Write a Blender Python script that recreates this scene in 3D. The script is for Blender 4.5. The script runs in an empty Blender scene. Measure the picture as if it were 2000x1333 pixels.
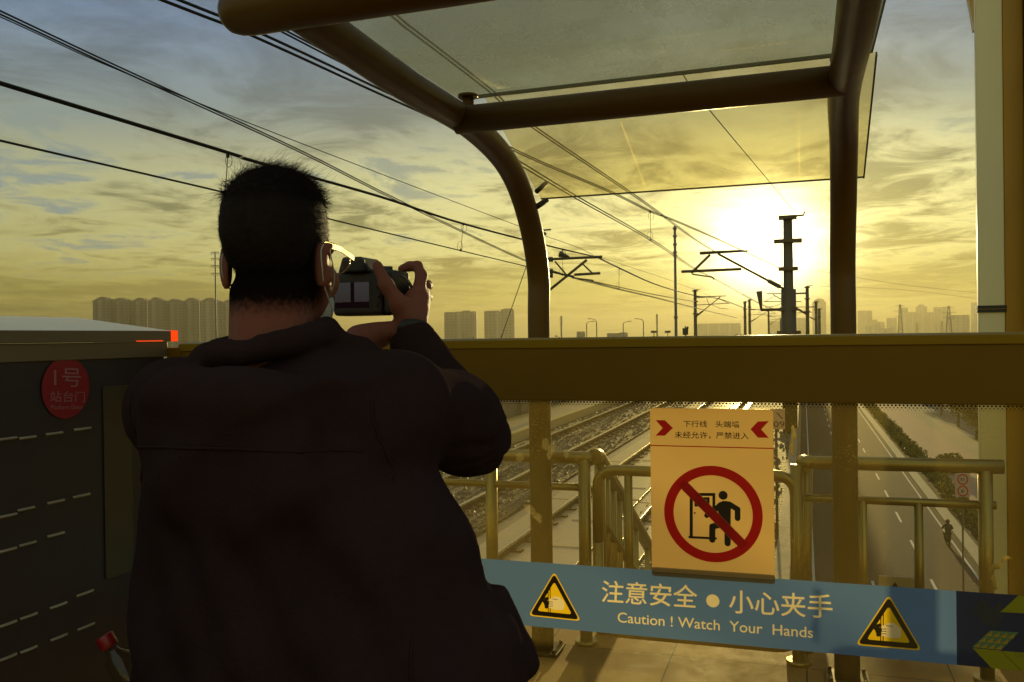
import bpy, math, random
import numpy as np
from mathutils import Vector, Matrix
random.seed(7); rng = np.random.default_rng(7)
R = math.radians
scene = bpy.context.scene
COL = scene.collection

# ------------------------------------------------------------------ camera
CAM_Z = 1.5
FPX = 1750.0
cam_rot = Matrix.Rotation(R(18.0), 3, 'Z') @ Matrix.Rotation(R(90 - 0.29), 3, 'X') @ Matrix.Rotation(R(-0.75), 3, 'Z')
cam = bpy.data.cameras.new('camera')
cam.sensor_width = 36.0
cam.lens = FPX / 2000.0 * 36.0
cam.clip_start = 0.05
cam.clip_end = 20000
cam_o = bpy.data.objects.new('camera', cam)
COL.objects.link(cam_o)
cam_o.matrix_world = Matrix.Translation((0, 0, CAM_Z)) @ cam_rot.to_4x4()
scene.camera = cam_o

# ------------------------------------------------------------------ sun and sky
SUN_AZ = R(2.1)            # left of the track direction (+Y)
SUN_EL = R(5.1)
sun_dir = Vector((-math.sin(SUN_AZ) * math.cos(SUN_EL), math.cos(SUN_AZ) * math.cos(SUN_EL), math.sin(SUN_EL)))
sl = bpy.data.lights.new('sun', 'SUN')
sl.energy = 5.0
sl.angle = R(0.6)
sl.color = (1.0, 0.80, 0.36)
so = bpy.data.objects.new('sun', sl)
COL.objects.link(so)
so.rotation_euler = (-sun_dir).to_track_quat('-Z', 'Y').to_euler()

scene.view_settings.view_transform = 'Standard'
scene.view_settings.look = 'None'
scene.view_settings.exposure = 0.4
scene.view_settings.gamma = 1.0
scene.render.engine = 'CYCLES'
scene.cycles.use_denoising = True
scene.cycles.max_bounces = 10
scene.cycles.diffuse_bounces = 3
scene.cycles.glossy_bounces = 3
scene.cycles.transmission_bounces = 6
scene.cycles.transparent_max_bounces = 24
scene.cycles.volume_bounces = 0
scene.cycles.sample_clamp_indirect = 4.0
scene.cycles.caustics_reflective = False
scene.cycles.caustics_refractive = False

world = bpy.data.worlds.new('World')
scene.world = world
world.use_nodes = True
nt = world.node_tree
nt.nodes.clear()


class NB:
    """small helper for node trees"""
    def __init__(self, tree): self.t = tree
    def n(self, kind, **kw):
        nd = self.t.nodes.new(kind)
        for k, v in kw.items():
            if k.startswith('i_'):
                key = k[2:]
                key = int(key) if key.isdigit() else key
                self.link(v, nd.inputs[key])
            else:
                setattr(nd, k, v)
        return nd
    def link(self, v, sock):
        if isinstance(v, bpy.types.NodeSocket): self.t.links.new(v, sock)
        elif isinstance(v, bpy.types.Node): self.t.links.new(v.outputs[0], sock)
        else:
            if sock.type == 'RGBA' and hasattr(v, '__len__') and len(v) == 3: v = (*v, 1)
            sock.default_value = v
    def m(self, op, a, b=0.0, c=0.0, clamp=False):
        nd = self.t.nodes.new('ShaderNodeMath'); nd.operation = op; nd.use_clamp = clamp
        self.link(a, nd.inputs[0]); self.link(b, nd.inputs[1]); self.link(c, nd.inputs[2])
        return nd.outputs[0]
    def vm(self, op, a, b=(0, 0, 0)):
        nd = self.t.nodes.new('ShaderNodeVectorMath'); nd.operation = op
        self.link(a, nd.inputs[0])
        if op == 'SCALE': self.link(b, nd.inputs['Scale'])
        else: self.link(b, nd.inputs[1])
        return nd.outputs['Value'] if op in ('DOT_PRODUCT', 'LENGTH') else nd.outputs['Vector']
    def mix(self, fac, a, b, blend='MIX'):
        nd = self.t.nodes.new('ShaderNodeMix'); nd.data_type = 'RGBA'; nd.blend_type = blend
        nd.clamp_factor = False
        self.link(fac, nd.inputs[0]); self.link(a, nd.inputs[6]); self.link(b, nd.inputs[7])
        return nd.outputs[2]
    def ramp(self, fac, stops, interp='LINEAR'):
        nd = self.t.nodes.new('ShaderNodeValToRGB'); nd.color_ramp.interpolation = interp
        el = nd.color_ramp.elements
        while len(el) < len(stops): el.new(0.5)
        for e, (p, c) in zip(el, stops):
            e.position = p
            e.color = (c, c, c, 1) if not hasattr(c, '__len__') else (*c, 1)
        self.link(fac, nd.inputs[0])
        return nd.outputs[0]
    def smooth(self, v, lo, hi):
        nd = self.t.nodes.new('ShaderNodeMapRange'); nd.interpolation_type = 'SMOOTHSTEP'
        self.link(v, nd.inputs[0]); nd.inputs[1].default_value = lo; nd.inputs[2].default_value = hi
        return nd.outputs[0]
    def noise(self, vec, scale, detail=4, rough=.5, dist=0.0, w=None):
        nd = self.t.nodes.new('ShaderNodeTexNoise')
        if vec is not None: self.link(vec, nd.inputs['Vector'])
        nd.inputs['Scale'].default_value = scale; nd.inputs['Detail'].default_value = detail
        nd.inputs['Roughness'].default_value = rough; nd.inputs['Distortion'].default_value = dist
        return nd.outputs[0]


W = NB(nt)
tc = W.n('ShaderNodeTexCoord').outputs['Generated']
dirn = W.vm('NORMALIZE', tc)
sep = W.n('ShaderNodeSeparateXYZ', i_0=dirn)
dz = sep.outputs[2]
sky = W.n('ShaderNodeTexSky')
sky.sky_type = 'NISHITA'
sky.sun_disc = False
sky.sun_elevation = SUN_EL
sky.sun_rotation = -SUN_AZ
sky.dust_density = 4.0
sky.air_density = 1.4
skyc = W.vm('SCALE', sky.outputs[0], 0.05)
ez = W.m('MAXIMUM', dz, 0.0)
cosd = W.m('MAXIMUM', W.vm('DOT_PRODUCT', dirn, tuple(sun_dir)), 0.0)
# overcast layer, coloured by height and by nearness to the sun
base = W.ramp(ez, [(0.0, (.33, .285, .062)), (0.05, (.33, .290, .066)), (0.10, (.255, .245, .095)), (0.17, (.195, .210, .128)),
                   (0.24, (.155, .192, .190)), (0.32, (.120, .175, .255)), (0.5, (.125, .185, .275)), (1.0, (.14, .18, .25))])
# cloud sheet seen in perspective: project the direction onto a flat layer
den = W.m('ADD', W.m('MAXIMUM', dz, 0.0), 0.06)
cu = W.m('DIVIDE', sep.outputs[0], den)
cv = W.m('DIVIDE', sep.outputs[1], den)
cvec = W.n('ShaderNodeCombineXYZ', i_0=cu, i_1=cv, i_2=3.7).outputs[0]
big = W.noise(cvec, 0.50, 4, .5, .4)
fine = W.noise(W.vm('MULTIPLY', cvec, (1.0, .85, 1)), 1.9, 9, .66, .7)
mixn = W.m('ADD', W.m('MULTIPLY', big, .5), W.m('MULTIPLY', fine, .5))
cl = W.smooth(mixn, 0.43, 0.59)                       # thick cloud = 1
gap = W.smooth(mixn, 0.475, 0.38)                     # open gaps
band = W.m('MULTIPLY', W.smooth(dz, 0.05, 0.095), W.smooth(dz, 0.25, 0.15))
near = W.m('POWER', cosd, 5.0)
shade = W.m('ADD', 1.38, W.m('MULTIPLY', cl, W.m('SUBTRACT', -.52, W.m('MULTIPLY', near, .12))))
c1 = W.vm('SCALE', base, shade)
edge = W.m('MULTIPLY', W.m('MULTIPLY', W.smooth(mixn, .40, .47), W.smooth(mixn, .58, .49)), band)
gold = W.vm('SCALE', (.64, .57, .25), W.m('MULTIPLY', edge, W.m('ADD', .14, W.m('MULTIPLY', near, .55))))
blue = W.mix(W.m('MULTIPLY', W.m('MULTIPLY', gap, band), W.m('SUBTRACT', .80, W.m('MULTIPLY', near, .45))), c1, (.22, .30, .34))
c2 = W.vm('ADD', blue, gold)
g1 = W.vm('SCALE', (1.0, .88, .52), W.m('MULTIPLY', W.m('POWER', cosd, 700.0), 4.8))
g2 = W.vm('SCALE', (.80, .68, .22), W.m('MULTIPLY', W.m('POWER', cosd, 120.0), 0.46))
g3 = W.vm('SCALE', (.42, .37, .07), W.m('MULTIPLY', W.m('POWER', cosd, 18.0), 0.17))
cut = W.m('SUBTRACT', 1.25, W.m('MULTIPLY', cl, .55))
glow = W.vm('ADD', g1, W.vm('SCALE', W.vm('ADD', g2, g3), cut))
# sky behind the viewer, brightened and warmed as added fill for the foreground
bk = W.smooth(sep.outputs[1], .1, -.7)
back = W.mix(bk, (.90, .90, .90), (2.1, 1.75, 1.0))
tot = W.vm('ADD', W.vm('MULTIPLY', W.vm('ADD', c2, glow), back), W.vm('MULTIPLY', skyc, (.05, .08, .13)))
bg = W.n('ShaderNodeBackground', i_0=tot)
bg.inputs[1].default_value = 1.0
wo = W.n('ShaderNodeOutputWorld', i_0=bg)


# ------------------------------------------------------------------ measuring helpers
def ray(px, py):
    return cam_rot @ Vector(((px - 1000) / FPX, (666.5 - py) / FPX, -1.0))


def on(px, py, X=None, Y=None, Z=None, D=None):
    """point of the place seen at a photograph position, on the plane x=X, y=Y, z=Z or at camera depth D"""
    d = ray(px, py)
    if D is not None: t = D
    elif X is not None: t = X / d.x
    elif Y is not None: t = Y / d.y
    else: t = (Z - CAM_Z) / d.z
    return Vector((0, 0, CAM_Z)) + d * t


# ------------------------------------------------------------------ materials
MATS = {}


def mat(name, col, rough=.6, metal=0.0, var=.18, nscale=6.0, bump=0.0, bscale=60.0, spec=.5, sss=0.0, transl=0.0, rvar=0.1, coat=0.0, stretch=None):
    if name in MATS: return MATS[name]
    m = bpy.data.materials.new(name); m.use_nodes = True
    t = m.node_tree; t.nodes.clear(); b = NB(t)
    co = b.n('ShaderNodeTexCoord').outputs['Object']
    if stretch: co = b.vm('MULTIPLY', co, stretch)
    nz = b.noise(co, nscale, 6, .6)
    f = b.m('ADD', 1.0 - var, b.m('MULTIPLY', nz, 2 * var))
    cc = b.vm('SCALE', tuple(col), f)
    p = b.n('ShaderNodeBsdfPrincipled')
    t.links.new(cc, p.inputs['Base Color'])
    b.link(b.m('ADD', rough - rvar, b.m('MULTIPLY', b.noise(co, nscale * 2.7, 4), 2 * rvar), clamp=True), p.inputs['Roughness'])
    p.inputs['Metallic'].default_value = metal
    p.inputs['Specular IOR Level'].default_value = spec
    if coat: p.inputs['Coat Weight'].default_value = coat
    if sss:
        p.inputs['Subsurface Weight'].default_value = sss
        p.inputs['Subsurface Radius'].default_value = (1.0, .25, .08)
        p.inputs['Subsurface Scale'].default_value = .012
    if bump:
        bn = b.n('ShaderNodeBump'); bn.inputs['Strength'].default_value = bump; bn.inputs['Distance'].default_value = .01
        t.links.new(b.noise(co, bscale, 6, .65), bn.inputs['Height'])
        t.links.new(bn.outputs[0], p.inputs['Normal'])
    sh = p.outputs[0]
    if transl:
        tr = b.n('ShaderNodeBsdfTranslucent'); t.links.new(cc, tr.inputs[0])
        mx = b.n('ShaderNodeMixShader'); mx.inputs[0].default_value = transl
        t.links.new(sh, mx.inputs[1]); t.links.new(tr.outputs[0], mx.inputs[2]); sh = mx.outputs[0]
    o = b.n('ShaderNodeOutputMaterial'); t.links.new(sh, o.inputs[0])
    MATS[name] = m
    return m


def emis(name, col, s):
    m = bpy.data.materials.new(name); m.use_nodes = True
    t = m.node_tree; t.nodes.clear(); b = NB(t)
    e = b.n('ShaderNodeEmission', i_0=col); e.inputs[1].default_value = s
    o = b.n('ShaderNodeOutputMaterial'); t.links.new(e.outputs[0], o.inputs[0])
    return m


def glass(name, tint, refl=1.0, dust=.0, dustcol=(.5, .42, .2), speck=0.0, sscale=220, base_dust=0.0, tilt=None):
    """thin pane: tinted pass-through, fresnel reflection, and a film of dust and dried drops that catches the light"""
    m = bpy.data.materials.new(name); m.use_nodes = True
    t = m.node_tree; t.nodes.clear(); b = NB(t)
    co = b.n('ShaderNodeTexCoord').outputs['Object']
    tr = b.n('ShaderNodeBsdfTransparent', i_0=tint)
    gl = b.n('ShaderNodeBsdfGlossy', i_0=(1, 1, 1)); gl.inputs['Roughness'].default_value = .015
    fr = b.n('ShaderNodeFresnel'); fr.inputs[0].default_value = 1.5
    mx = b.n('ShaderNodeMixShader')
    b.link(b.m('MULTIPLY', b.m('MULTIPLY', fr.outputs[0], b.m('SUBTRACT', 1.0, b.n('ShaderNodeNewGeometry').outputs['Backfacing'])), refl, clamp=True), mx.inputs[0])
    t.links.new(tr.outputs[0], mx.inputs[1]); t.links.new(gl.outputs[0], mx.inputs[2])
    df = b.n('ShaderNodeBsdfTranslucent', i_0=dustcol)
    d2 = b.n('ShaderNodeBsdfDiffuse', i_0=dustcol)
    dm = b.n('ShaderNodeMixShader', i_0=.5, i_1=df.outputs[0], i_2=d2.outputs[0])
    smear = b.smooth(b.noise(b.vm('MULTIPLY', co, (1, 1, .5)), 3.2, 7, .65, .4), .42, .78)
    fac = b.m('ADD', base_dust, b.m('MULTIPLY', smear, dust))
    if speck:
        vo = b.n('ShaderNodeTexVoronoi'); b.link(b.vm('MULTIPLY', co, (1, 1, 1.25)), vo.inputs['Vector']); vo.inputs['Scale'].default_value = sscale
        sp = b.smooth(vo.outputs['Distance'], .26, .12)
        msk = b.smooth(b.noise(co, 6.0, 5, .7), .42, .62)
        rnd = b.n('ShaderNodeSeparateColor', i_0=vo.outputs['Color']).outputs[0]
        sp = b.m('MULTIPLY', b.m('MULTIPLY', sp, b.smooth(rnd, .35, .9)), msk)
        fac = b.m('ADD', fac, b.m('MULTIPLY', sp, speck))
    m2 = b.n('ShaderNodeMixShader')
    b.link(b.m('MINIMUM', fac, .9), m2.inputs[0])
    t.links.new(mx.outputs[0], m2.inputs[1]); t.links.new(dm.outputs[0], m2.inputs[2])
    o = b.n('ShaderNodeOutputMaterial'); t.links.new(m2.outputs[0], o.inputs[0])
    return m


# ------------------------------------------------------------------ mesh builder
class MB:
    def __init__(self): self.v = []; self.f = []; self.s = []
    def add(self, vs, fs, smooth=False):
        o = len(self.v); self.v += [tuple(x) for x in vs]
        for f in fs: self.f.append(tuple(i + o for i in f)); self.s.append(smooth)
        return self
    def box(self, c, s, rot=None):
        vs = []
        for z in (-.5, .5):
            for y in (-.5, .5):
                for x in (-.5, .5):
                    p = Vector((x * s[0], y * s[1], z * s[2]))
                    if rot is not None: p = rot @ p
                    vs.append(p + Vector(c))
        return self.add(vs, [(0, 2, 3, 1), (4, 5, 7, 6), (0, 1, 5, 4), (2, 6, 7, 3), (0, 4, 6, 2), (1, 3, 7, 5)])
    def lohi(self, lo, hi):
        return self.box([(a + b) / 2 for a, b in zip(lo, hi)], [b - a for a, b in zip(lo, hi)])
    def bar(self, p, q, w, h=None):
        p, q = Vector(p), Vector(q); d = q - p
        rot = d.to_track_quat('X', 'Z').to_matrix()
        return self.box((p + q) / 2, (d.length, w, h or w), rot)
    def tube(self, pts, r, n=12, caps=True, smooth=True):
        pts = [Vector(p) for p in pts]; k = len(pts)
        rr = r if hasattr(r, '__len__') else [r] * k
        rings = []; t0 = (pts[1] - pts[0]).normalized()
        up = Vector((0, 0, 1)) if abs(t0.z) < .9 else Vector((1, 0, 0))
        a = t0.cross(up).normalized(); vs = []
        for i, p in enumerate(pts):
            t = (pts[min(i + 1, k - 1)] - pts[max(i - 1, 0)]).normalized()
            a = (a - t * a.dot(t)).normalized(); b = t.cross(a)
            for j in range(n):
                th = 2 * math.pi * j / n
                vs.append(p + (a * math.cos(th) + b * math.sin(th)) * rr[i])
        fs = [(i * n + j, i * n + (j + 1) % n, (i + 1) * n + (j + 1) % n, (i + 1) * n + j) for i in range(k - 1) for j in range(n)]
        self.add(vs, fs, smooth)
        if caps:
            o = len(self.v) - len(vs)
            self.f.append(tuple(o + j for j in reversed(range(n)))); self.s.append(False)
            self.f.append(tuple(o + (k - 1) * n + j for j in range(n))); self.s.append(False)
        return self
    def ball(self, c, r, n=10):
        rx = r if hasattr(r, '__len__') else (r, r, r); vs = []; fs = []
        for i in range(n + 1):
            ph = math.pi * i / n
            for j in range(2 * n):
                th = math.pi * j / n
                vs.append((c[0] + rx[0] * math.sin(ph) * math.cos(th), c[1] + rx[1] * math.sin(ph) * math.sin(th), c[2] + rx[2] * math.cos(ph)))
        for i in range(n):
            for j in range(2 * n):
                fs.append((i * 2 * n + j, (i + 1) * 2 * n + j, (i + 1) * 2 * n + (j + 1) % (2 * n), i * 2 * n + (j + 1) % (2 * n)))
        return self.add(vs, fs, True)
    def prism(self, pts, d):
        """flat outline PTS (3-D points) given thickness by the vector D"""
        n = len(pts); d = Vector(d); pts = [Vector(p) for p in pts]
        vs = pts + [p + d for p in pts]
        fs = [tuple(range(n)), tuple(reversed(range(n, 2 * n)))] + [(i, i + n, (i + 1) % n + n, (i + 1) % n) for i in range(n)]
        return self.add(vs, fs)
    def flat(self, pts):
        return self.add(pts, [tuple(range(len(pts)))])
    def build(self, name, m, parent=None, bev=0.0, seg=2, **tags):
        me = bpy.data.meshes.new(name)
        off = world_loc(parent) if parent is not None else Vector((0, 0, 0))
        me.from_pydata([(x - off.x, y - off.y, z - off.z) for x, y, z in self.v], [], self.f)
        me.polygons.foreach_set('use_smooth', self.s)
        me.materials.append(m); me.update()
        o = bpy.data.objects.new(name, me); COL.objects.link(o)
        if parent is not None: o.parent = parent
        if bev:
            b = o.modifiers.new('bevel', 'BEVEL'); b.width = bev; b.segments = seg; b.limit_method = 'ANGLE'
        for k, v in tags.items(): o[k] = v
        return o


def world_loc(o):
    p = Vector((0, 0, 0))
    while o is not None:
        p = p + o.location; o = o.parent
    return p


def thing(name, label, cat, loc=(0, 0, 0), group=None):
    o = bpy.data.objects.new(name, None); COL.objects.link(o)
    o.empty_display_size = .1
    o.location = loc; o['label'] = label; o['category'] = cat
    if group: o['group'] = group
    return o


def tag(o, label, cat, group=None):
    o['label'] = label; o['category'] = cat
    if group: o['group'] = group
    return o


def struct(o):
    o['kind'] = 'structure'; return o


def copy_tree(root, loc, label=None, group=None):
    c = root.copy(); COL.objects.link(c); c.location = loc
    if label: c['label'] = label
    if group: c['group'] = group
    for ch in list(root.children):
        d = ch.copy(); COL.objects.link(d); d.parent = c
        for g in list(ch.children):
            e = g.copy(); COL.objects.link(e); e.parent = d
    return c


def np_mesh(name, verts, quads, m, parent=None, smooth=True, tri=False):
    k = 3 if tri else 4
    me = bpy.data.meshes.new(name)
    me.vertices.add(len(verts)); me.vertices.foreach_set('co', np.asarray(verts, np.float32).ravel())
    me.loops.add(len(quads) * k); me.loops.foreach_set('vertex_index', np.asarray(quads, np.int32).ravel())
    me.polygons.add(len(quads)); me.polygons.foreach_set('loop_start', np.arange(0, len(quads) * k, k, dtype=np.int32))
    me.polygons.foreach_set('loop_total', np.full(len(quads), k, np.int32))
    me.update(calc_edges=True)
    me.polygons.foreach_set('use_smooth', np.full(len(quads), smooth))
    me.materials.append(m); me.validate()
    o = bpy.data.objects.new(name, me); COL.objects.link(o)
    if parent is not None: o.parent = parent
    return o


def spline(pts, n=8):
    """Catmull-Rom through points"""
    P = [Vector(p) for p in pts]; out = []
    for i in range(len(P) - 1):
        p0 = P[max(i - 1, 0)]; p1 = P[i]; p2 = P[i + 1]; p3 = P[min(i + 2, len(P) - 1)]
        for k in range(n):
            t = k / n
            out.append(.5 * ((2 * p1) + (p2 - p0) * t + (2 * p0 - 5 * p1 + 4 * p2 - p3) * t * t + (3 * p1 - p0 - 3 * p2 + p3) * t ** 3))
    out.append(P[-1]); return out


def fillet(pts, r, n=6):
    """polyline with rounded corners"""
    P = [Vector(p) for p in pts]; out = [P[0]]
    for i in range(1, len(P) - 1):
        a = (P[i - 1] - P[i]); b = (P[i + 1] - P[i])
        rr = min(r, a.length * .49, b.length * .49)
        p = P[i] + a.normalized() * rr; q = P[i] + b.normalized() * rr
        for k in range(n + 1):
            t = k / n
            out.append(p * (1 - t) ** 2 + P[i] * 2 * t * (1 - t) + q * t * t)
    out.append(P[-1]); return out
# ------------------------------------------------------------------ palette
M_floor = None
m_bronze = mat('bronze_paint', (.155, .082, .001), .5, 0.0, .12, 5, spec=.2)
m_bronze2 = mat('bronze_trim', (.26, .16, .006), .45, 0.0, .12, 5, spec=.3)
m_tube = mat('brown_steel_paint', (.105, .054, .006), .42, 0.0, .2, 5, spec=.3)
m_rail = mat('stainless_rail', (.34, .26, .09), .34, .8, .06, 12, rvar=.03)
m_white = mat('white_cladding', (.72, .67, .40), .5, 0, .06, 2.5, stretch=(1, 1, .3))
m_brownpost = mat('brown_post_paint', (.38, .205, .002), .45, 0, .15, 3)
m_dark = mat('dark_rubber', (.02, .018, .018), .6)
m_wire = mat('wire_copper', (.030, .030, .022), .7, 0, spec=.1)
m_mast = mat('mast_steel', (.10, .070, .022), .55, .1, .2, 3)
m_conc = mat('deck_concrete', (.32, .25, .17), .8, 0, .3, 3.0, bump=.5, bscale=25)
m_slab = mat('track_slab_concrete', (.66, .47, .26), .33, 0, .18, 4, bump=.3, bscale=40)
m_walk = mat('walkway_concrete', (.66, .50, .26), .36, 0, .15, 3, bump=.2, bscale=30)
m_railhead = mat('rail_steel', (.55, .48, .38), .28, .9, .2, 9)
m_rust = mat('rail_rust', (.10, .06, .035), .8, .1, .3, 20)


def tiles():
    m = bpy.data.materials.new('platform_tiles'); m.use_nodes = True
    t = m.node_tree; t.nodes.clear(); b = NB(t)
    co = b.n('ShaderNodeTexCoord').outputs['Object']
    br = b.n('ShaderNodeTexBrick'); b.link(co, br.inputs['Vector'])
    br.offset = 0.0; br.inputs['Scale'].default_value = 1.0
    br.inputs['Brick Width'].default_value = .6; br.inputs['Row Height'].default_value = .6
    br.inputs['Mortar Size'].default_value = .004; br.inputs['Mortar Smooth'].default_value = .3
    b.link((.42, .22, .035), br.inputs['Color1']); b.link((.35, .18, .028), br.inputs['Color2']); b.link((.04, .03, .02), br.inputs['Mortar'])
    nz = b.noise(co, 9, 8, .7); spk = b.noise(co, 160, 3, .6)
    f = b.m('ADD', .45, b.m('ADD', b.m('MULTIPLY', nz, .6), b.m('MULTIPLY', spk, .5)))
    p = b.n('ShaderNodeBsdfPrincipled'); b.link(b.vm('SCALE', br.outputs[0], f), p.inputs['Base Color'])
    b.link(b.m('ADD', .5, b.m('MULTIPLY', nz, .4)), p.inputs['Roughness'])
    bn = b.n('ShaderNodeBump'); bn.inputs['Strength'].default_value = .35; bn.inputs['Distance'].default_value = .004
    b.link(b.m('ADD', b.m('MULTIPLY', spk, .6), b.m('MULTIPLY', b.m('SUBTRACT', 1.0, br.outputs['Fac']), 1.0)), bn.inputs['Height'])
    b.link(bn.outputs[0], p.inputs['Normal'])
    o = b.n('ShaderNodeOutputMaterial'); t.links.new(p.outputs[0], o.inputs[0]); return m


def ballast_mat():
    m = bpy.data.materials.new('ballast'); m.use_nodes = True
    t = m.node_tree; t.nodes.clear(); b = NB(t)
    co = b.n('ShaderNodeTexCoord').outputs['Object']
    vo = b.n('ShaderNodeTexVoronoi'); b.link(co, vo.inputs['Vector']); vo.inputs['Scale'].default_value = 14
    big = b.smooth(b.noise(co, 1.2, 4), .35, .7)
    c = b.mix(big, (.055, .042, .026), (.16, .125, .08))
    rnd = b.n('ShaderNodeSeparateColor', i_0=vo.outputs['Color']).outputs[0]
    c = b.vm('SCALE', c, b.m('ADD', .5, rnd))
    p = b.n('ShaderNodeBsdfPrincipled'); b.link(c, p.inputs['Base Color']); p.inputs['Roughness'].default_value = .75
    bn = b.n('ShaderNodeBump'); bn.inputs['Strength'].default_value = 1.0; bn.inputs['Distance'].default_value = .06
    b.link(b.m('SUBTRACT', 1.0, vo.outputs['Distance']), bn.inputs['Height']); b.link(bn.outputs[0], p.inputs['Normal'])
    o = b.n('ShaderNodeOutputMaterial'); t.links.new(p.outputs[0], o.inputs[0]); return m


def ground_mat():
    m = bpy.data.materials.new('ground_soil'); m.use_nodes = True
    t = m.node_tree; t.nodes.clear(); b = NB(t)
    co = b.n('ShaderNodeTexCoord').outputs['Object']
    c = b.mix(b.smooth(b.noise(co, .02, 8, .65), .4, .65), (.16, .13, .085), (.06, .075, .035))
    c = b.vm('SCALE', c, b.m('ADD', .6, b.m('MULTIPLY', b.noise(co, .8, 6, .7), .8)))
    p = b.n('ShaderNodeBsdfPrincipled'); b.link(c, p.inputs['Base Color']); p.inputs['Roughness'].default_value = .95
    o = b.n('ShaderNodeOutputMaterial'); t.links.new(p.outputs[0], o.inputs[0]); return m


def asphalt_mat():
    m = bpy.data.materials.new('asphalt'); m.use_nodes = True
    t = m.node_tree; t.nodes.clear(); b = NB(t)
    co = b.n('ShaderNodeTexCoord').outputs['Object']
    streak = b.noise(b.vm('MULTIPLY', co, (1.4, .04, 1)), 1.0, 5, .6)
    f = b.m('ADD', .55, b.m('ADD', b.m('MULTIPLY', streak, .55), b.m('MULTIPLY', b.noise(co, .35, 6, .65), .4)))
    p = b.n('ShaderNodeBsdfPrincipled'); b.link(b.vm('SCALE', (.054, .046, .052), f), p.inputs['Base Color'])
    p.inputs['Roughness'].default_value = .85; p.inputs['Specular IOR Level'].default_value = .15
    o = b.n('ShaderNodeOutputMaterial'); t.links.new(p.outputs[0], o.inputs[0]); return m


# ------------------------------------------------------------------ ground, roads
GZ = -12.6
RZ = -12.5
struct(MB().flat([(-7000, -3000, GZ), (7000, -3000, GZ), (7000, 9000, GZ), (-7000, 9000, GZ)]).build('ground', ground_mat()))
b = MB(); b.lohi((-9, -60, GZ + .004), (9.7, 1500, RZ)); struct(b.build('road', asphalt_mat()))
m_line = mat('road_paint', (.55, .56, .58), .7, 0, .2, 3)
b = MB()
b.lohi((.35, -60, RZ + .004), (.50, 900, RZ + .008))
y = -20
while y < 420:
    for x in (3.55, 6.70): b.lohi((x - .075, y + (x > 5) * 1.2, RZ + .004), (x + .075, y + (x > 5) * 1.2 + 4, RZ + .008))
    y += 10
b.lohi((9.2, -60, RZ + .004), (9.33, 900, RZ + .008))
struct(b.build('road_markings', m_line))
struct(MB().lohi((9.704, -60, GZ + .004), (10.5, 1500, RZ + .15)).build('kerb', mat('kerb_stone', (.48, .42, .32), .8, 0, .15, 2)))
m_pink = mat('pink_paving', (.40, .25, .20), .8, 0, .15, 1.5)
struct(MB().lohi((10.504, -60, GZ + .004), (12.7, 1500, RZ + .12)).build('planting_bed', mat('bed_soil', (.07, .055, .03), .95, 0, .3, 2)))
struct(MB().lohi((12.704, -60, GZ + .004), (17.4, 1500, RZ + .13)).build('pavement', m_pink))
struct(MB().lohi((17.404, -60, GZ + .004), (20.5, 1500, RZ + .10)).build('sandy_verge', mat('sandy_soil', (.42, .35, .24), .95, 0, .25, .8)))
struct(MB().lohi((20.504, -60, GZ + .004), (27.0, 1500, RZ + .08)).build('side_road', mat('side_road_asphalt', (.12, .125, .13), .85, 0, .2, .5)))


# ------------------------------------------------------------------ vegetation
def leafmat(name, col, transl=.35):
    return mat(name, col, .6, 0, .45, 1.3, transl=transl, spec=.3)


m_leaf = leafmat('leaf_green', (.075, .080, .022))
m_hedge = leafmat('hedge_green', (.085, .095, .022))
m_far_leaf = leafmat('far_leaf', (.055, .06, .025))
m_bark = mat('bark', (.06, .042, .028), .9, 0, .3, 10)


def leaf_cloud(centers, radii, n, size, flat=.85):
    """N small leaf quads spread through lumps"""
    centers = np.asarray(centers, float); radii = np.asarray(radii, float)
    w = radii ** 2; idx = rng.choice(len(centers), n, p=w / w.sum())
    d = rng.normal(size=(n, 3)); d /= np.linalg.norm(d, axis=1)[:, None]
    rr = radii[idx] * (rng.random(n) ** .45)
    c = centers[idx] + d * rr[:, None] * np.array([1, 1, flat])
    a = rng.normal(size=(n, 3)); a /= np.linalg.norm(a, axis=1)[:, None]
    t = rng.normal(size=(n, 3)); u = np.cross(a, t); u /= np.linalg.norm(u, axis=1)[:, None]
    s = size * (.6 + .8 * rng.random(n))[:, None]
    p = np.stack([c - a * s, c + u * s * .55, c + a * s, c - u * s * .55], 1).reshape(-1, 3)
    return p, np.arange(4 * n).reshape(-1, 4)


def tree(x, y, h, r, label, seed, group):
    rs = np.random.default_rng(seed)
    t = thing('street_tree', label, 'tree', (x, y, RZ + .08), group)
    tr = MB(); z0 = RZ + .08
    top = Vector((x + rs.normal() * .2, y + rs.normal() * .2, z0 + h * .45))
    tr.tube(spline([(x, y, z0), (x + .08, y, z0 + h * .28), top], 4), [.16] * 4 + [.13] * 4 + [.09], 8)
    cs = []; rad = []
    for k in range(9):
        a = rs.random() * 6.28; q = r * (.25 + .65 * rs.random()); zz = z0 + h * (.24 + .55 * rs.random())
        c = Vector((x + q * math.cos(a), y + q * math.sin(a), zz)); cs.append(c); rad.append(r * (.28 + .25 * rs.random()))
        tr.tube([top - Vector((0, 0, h * .15 * rs.random())), c], [.06, .02], 5)
    cs.append((x, y, z0 + h * .78)); rad.append(r * .45); cs.append((x, y, z0 + h * .35)); rad.append(r * .5)
    tr.build('trunk', m_bark, t)
    p, q = leaf_cloud(cs, rad, 1500, .2)
    o = np_mesh('crown', p - np.array(t.location), q, m_leaf, t, smooth=False)
    return t


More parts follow.
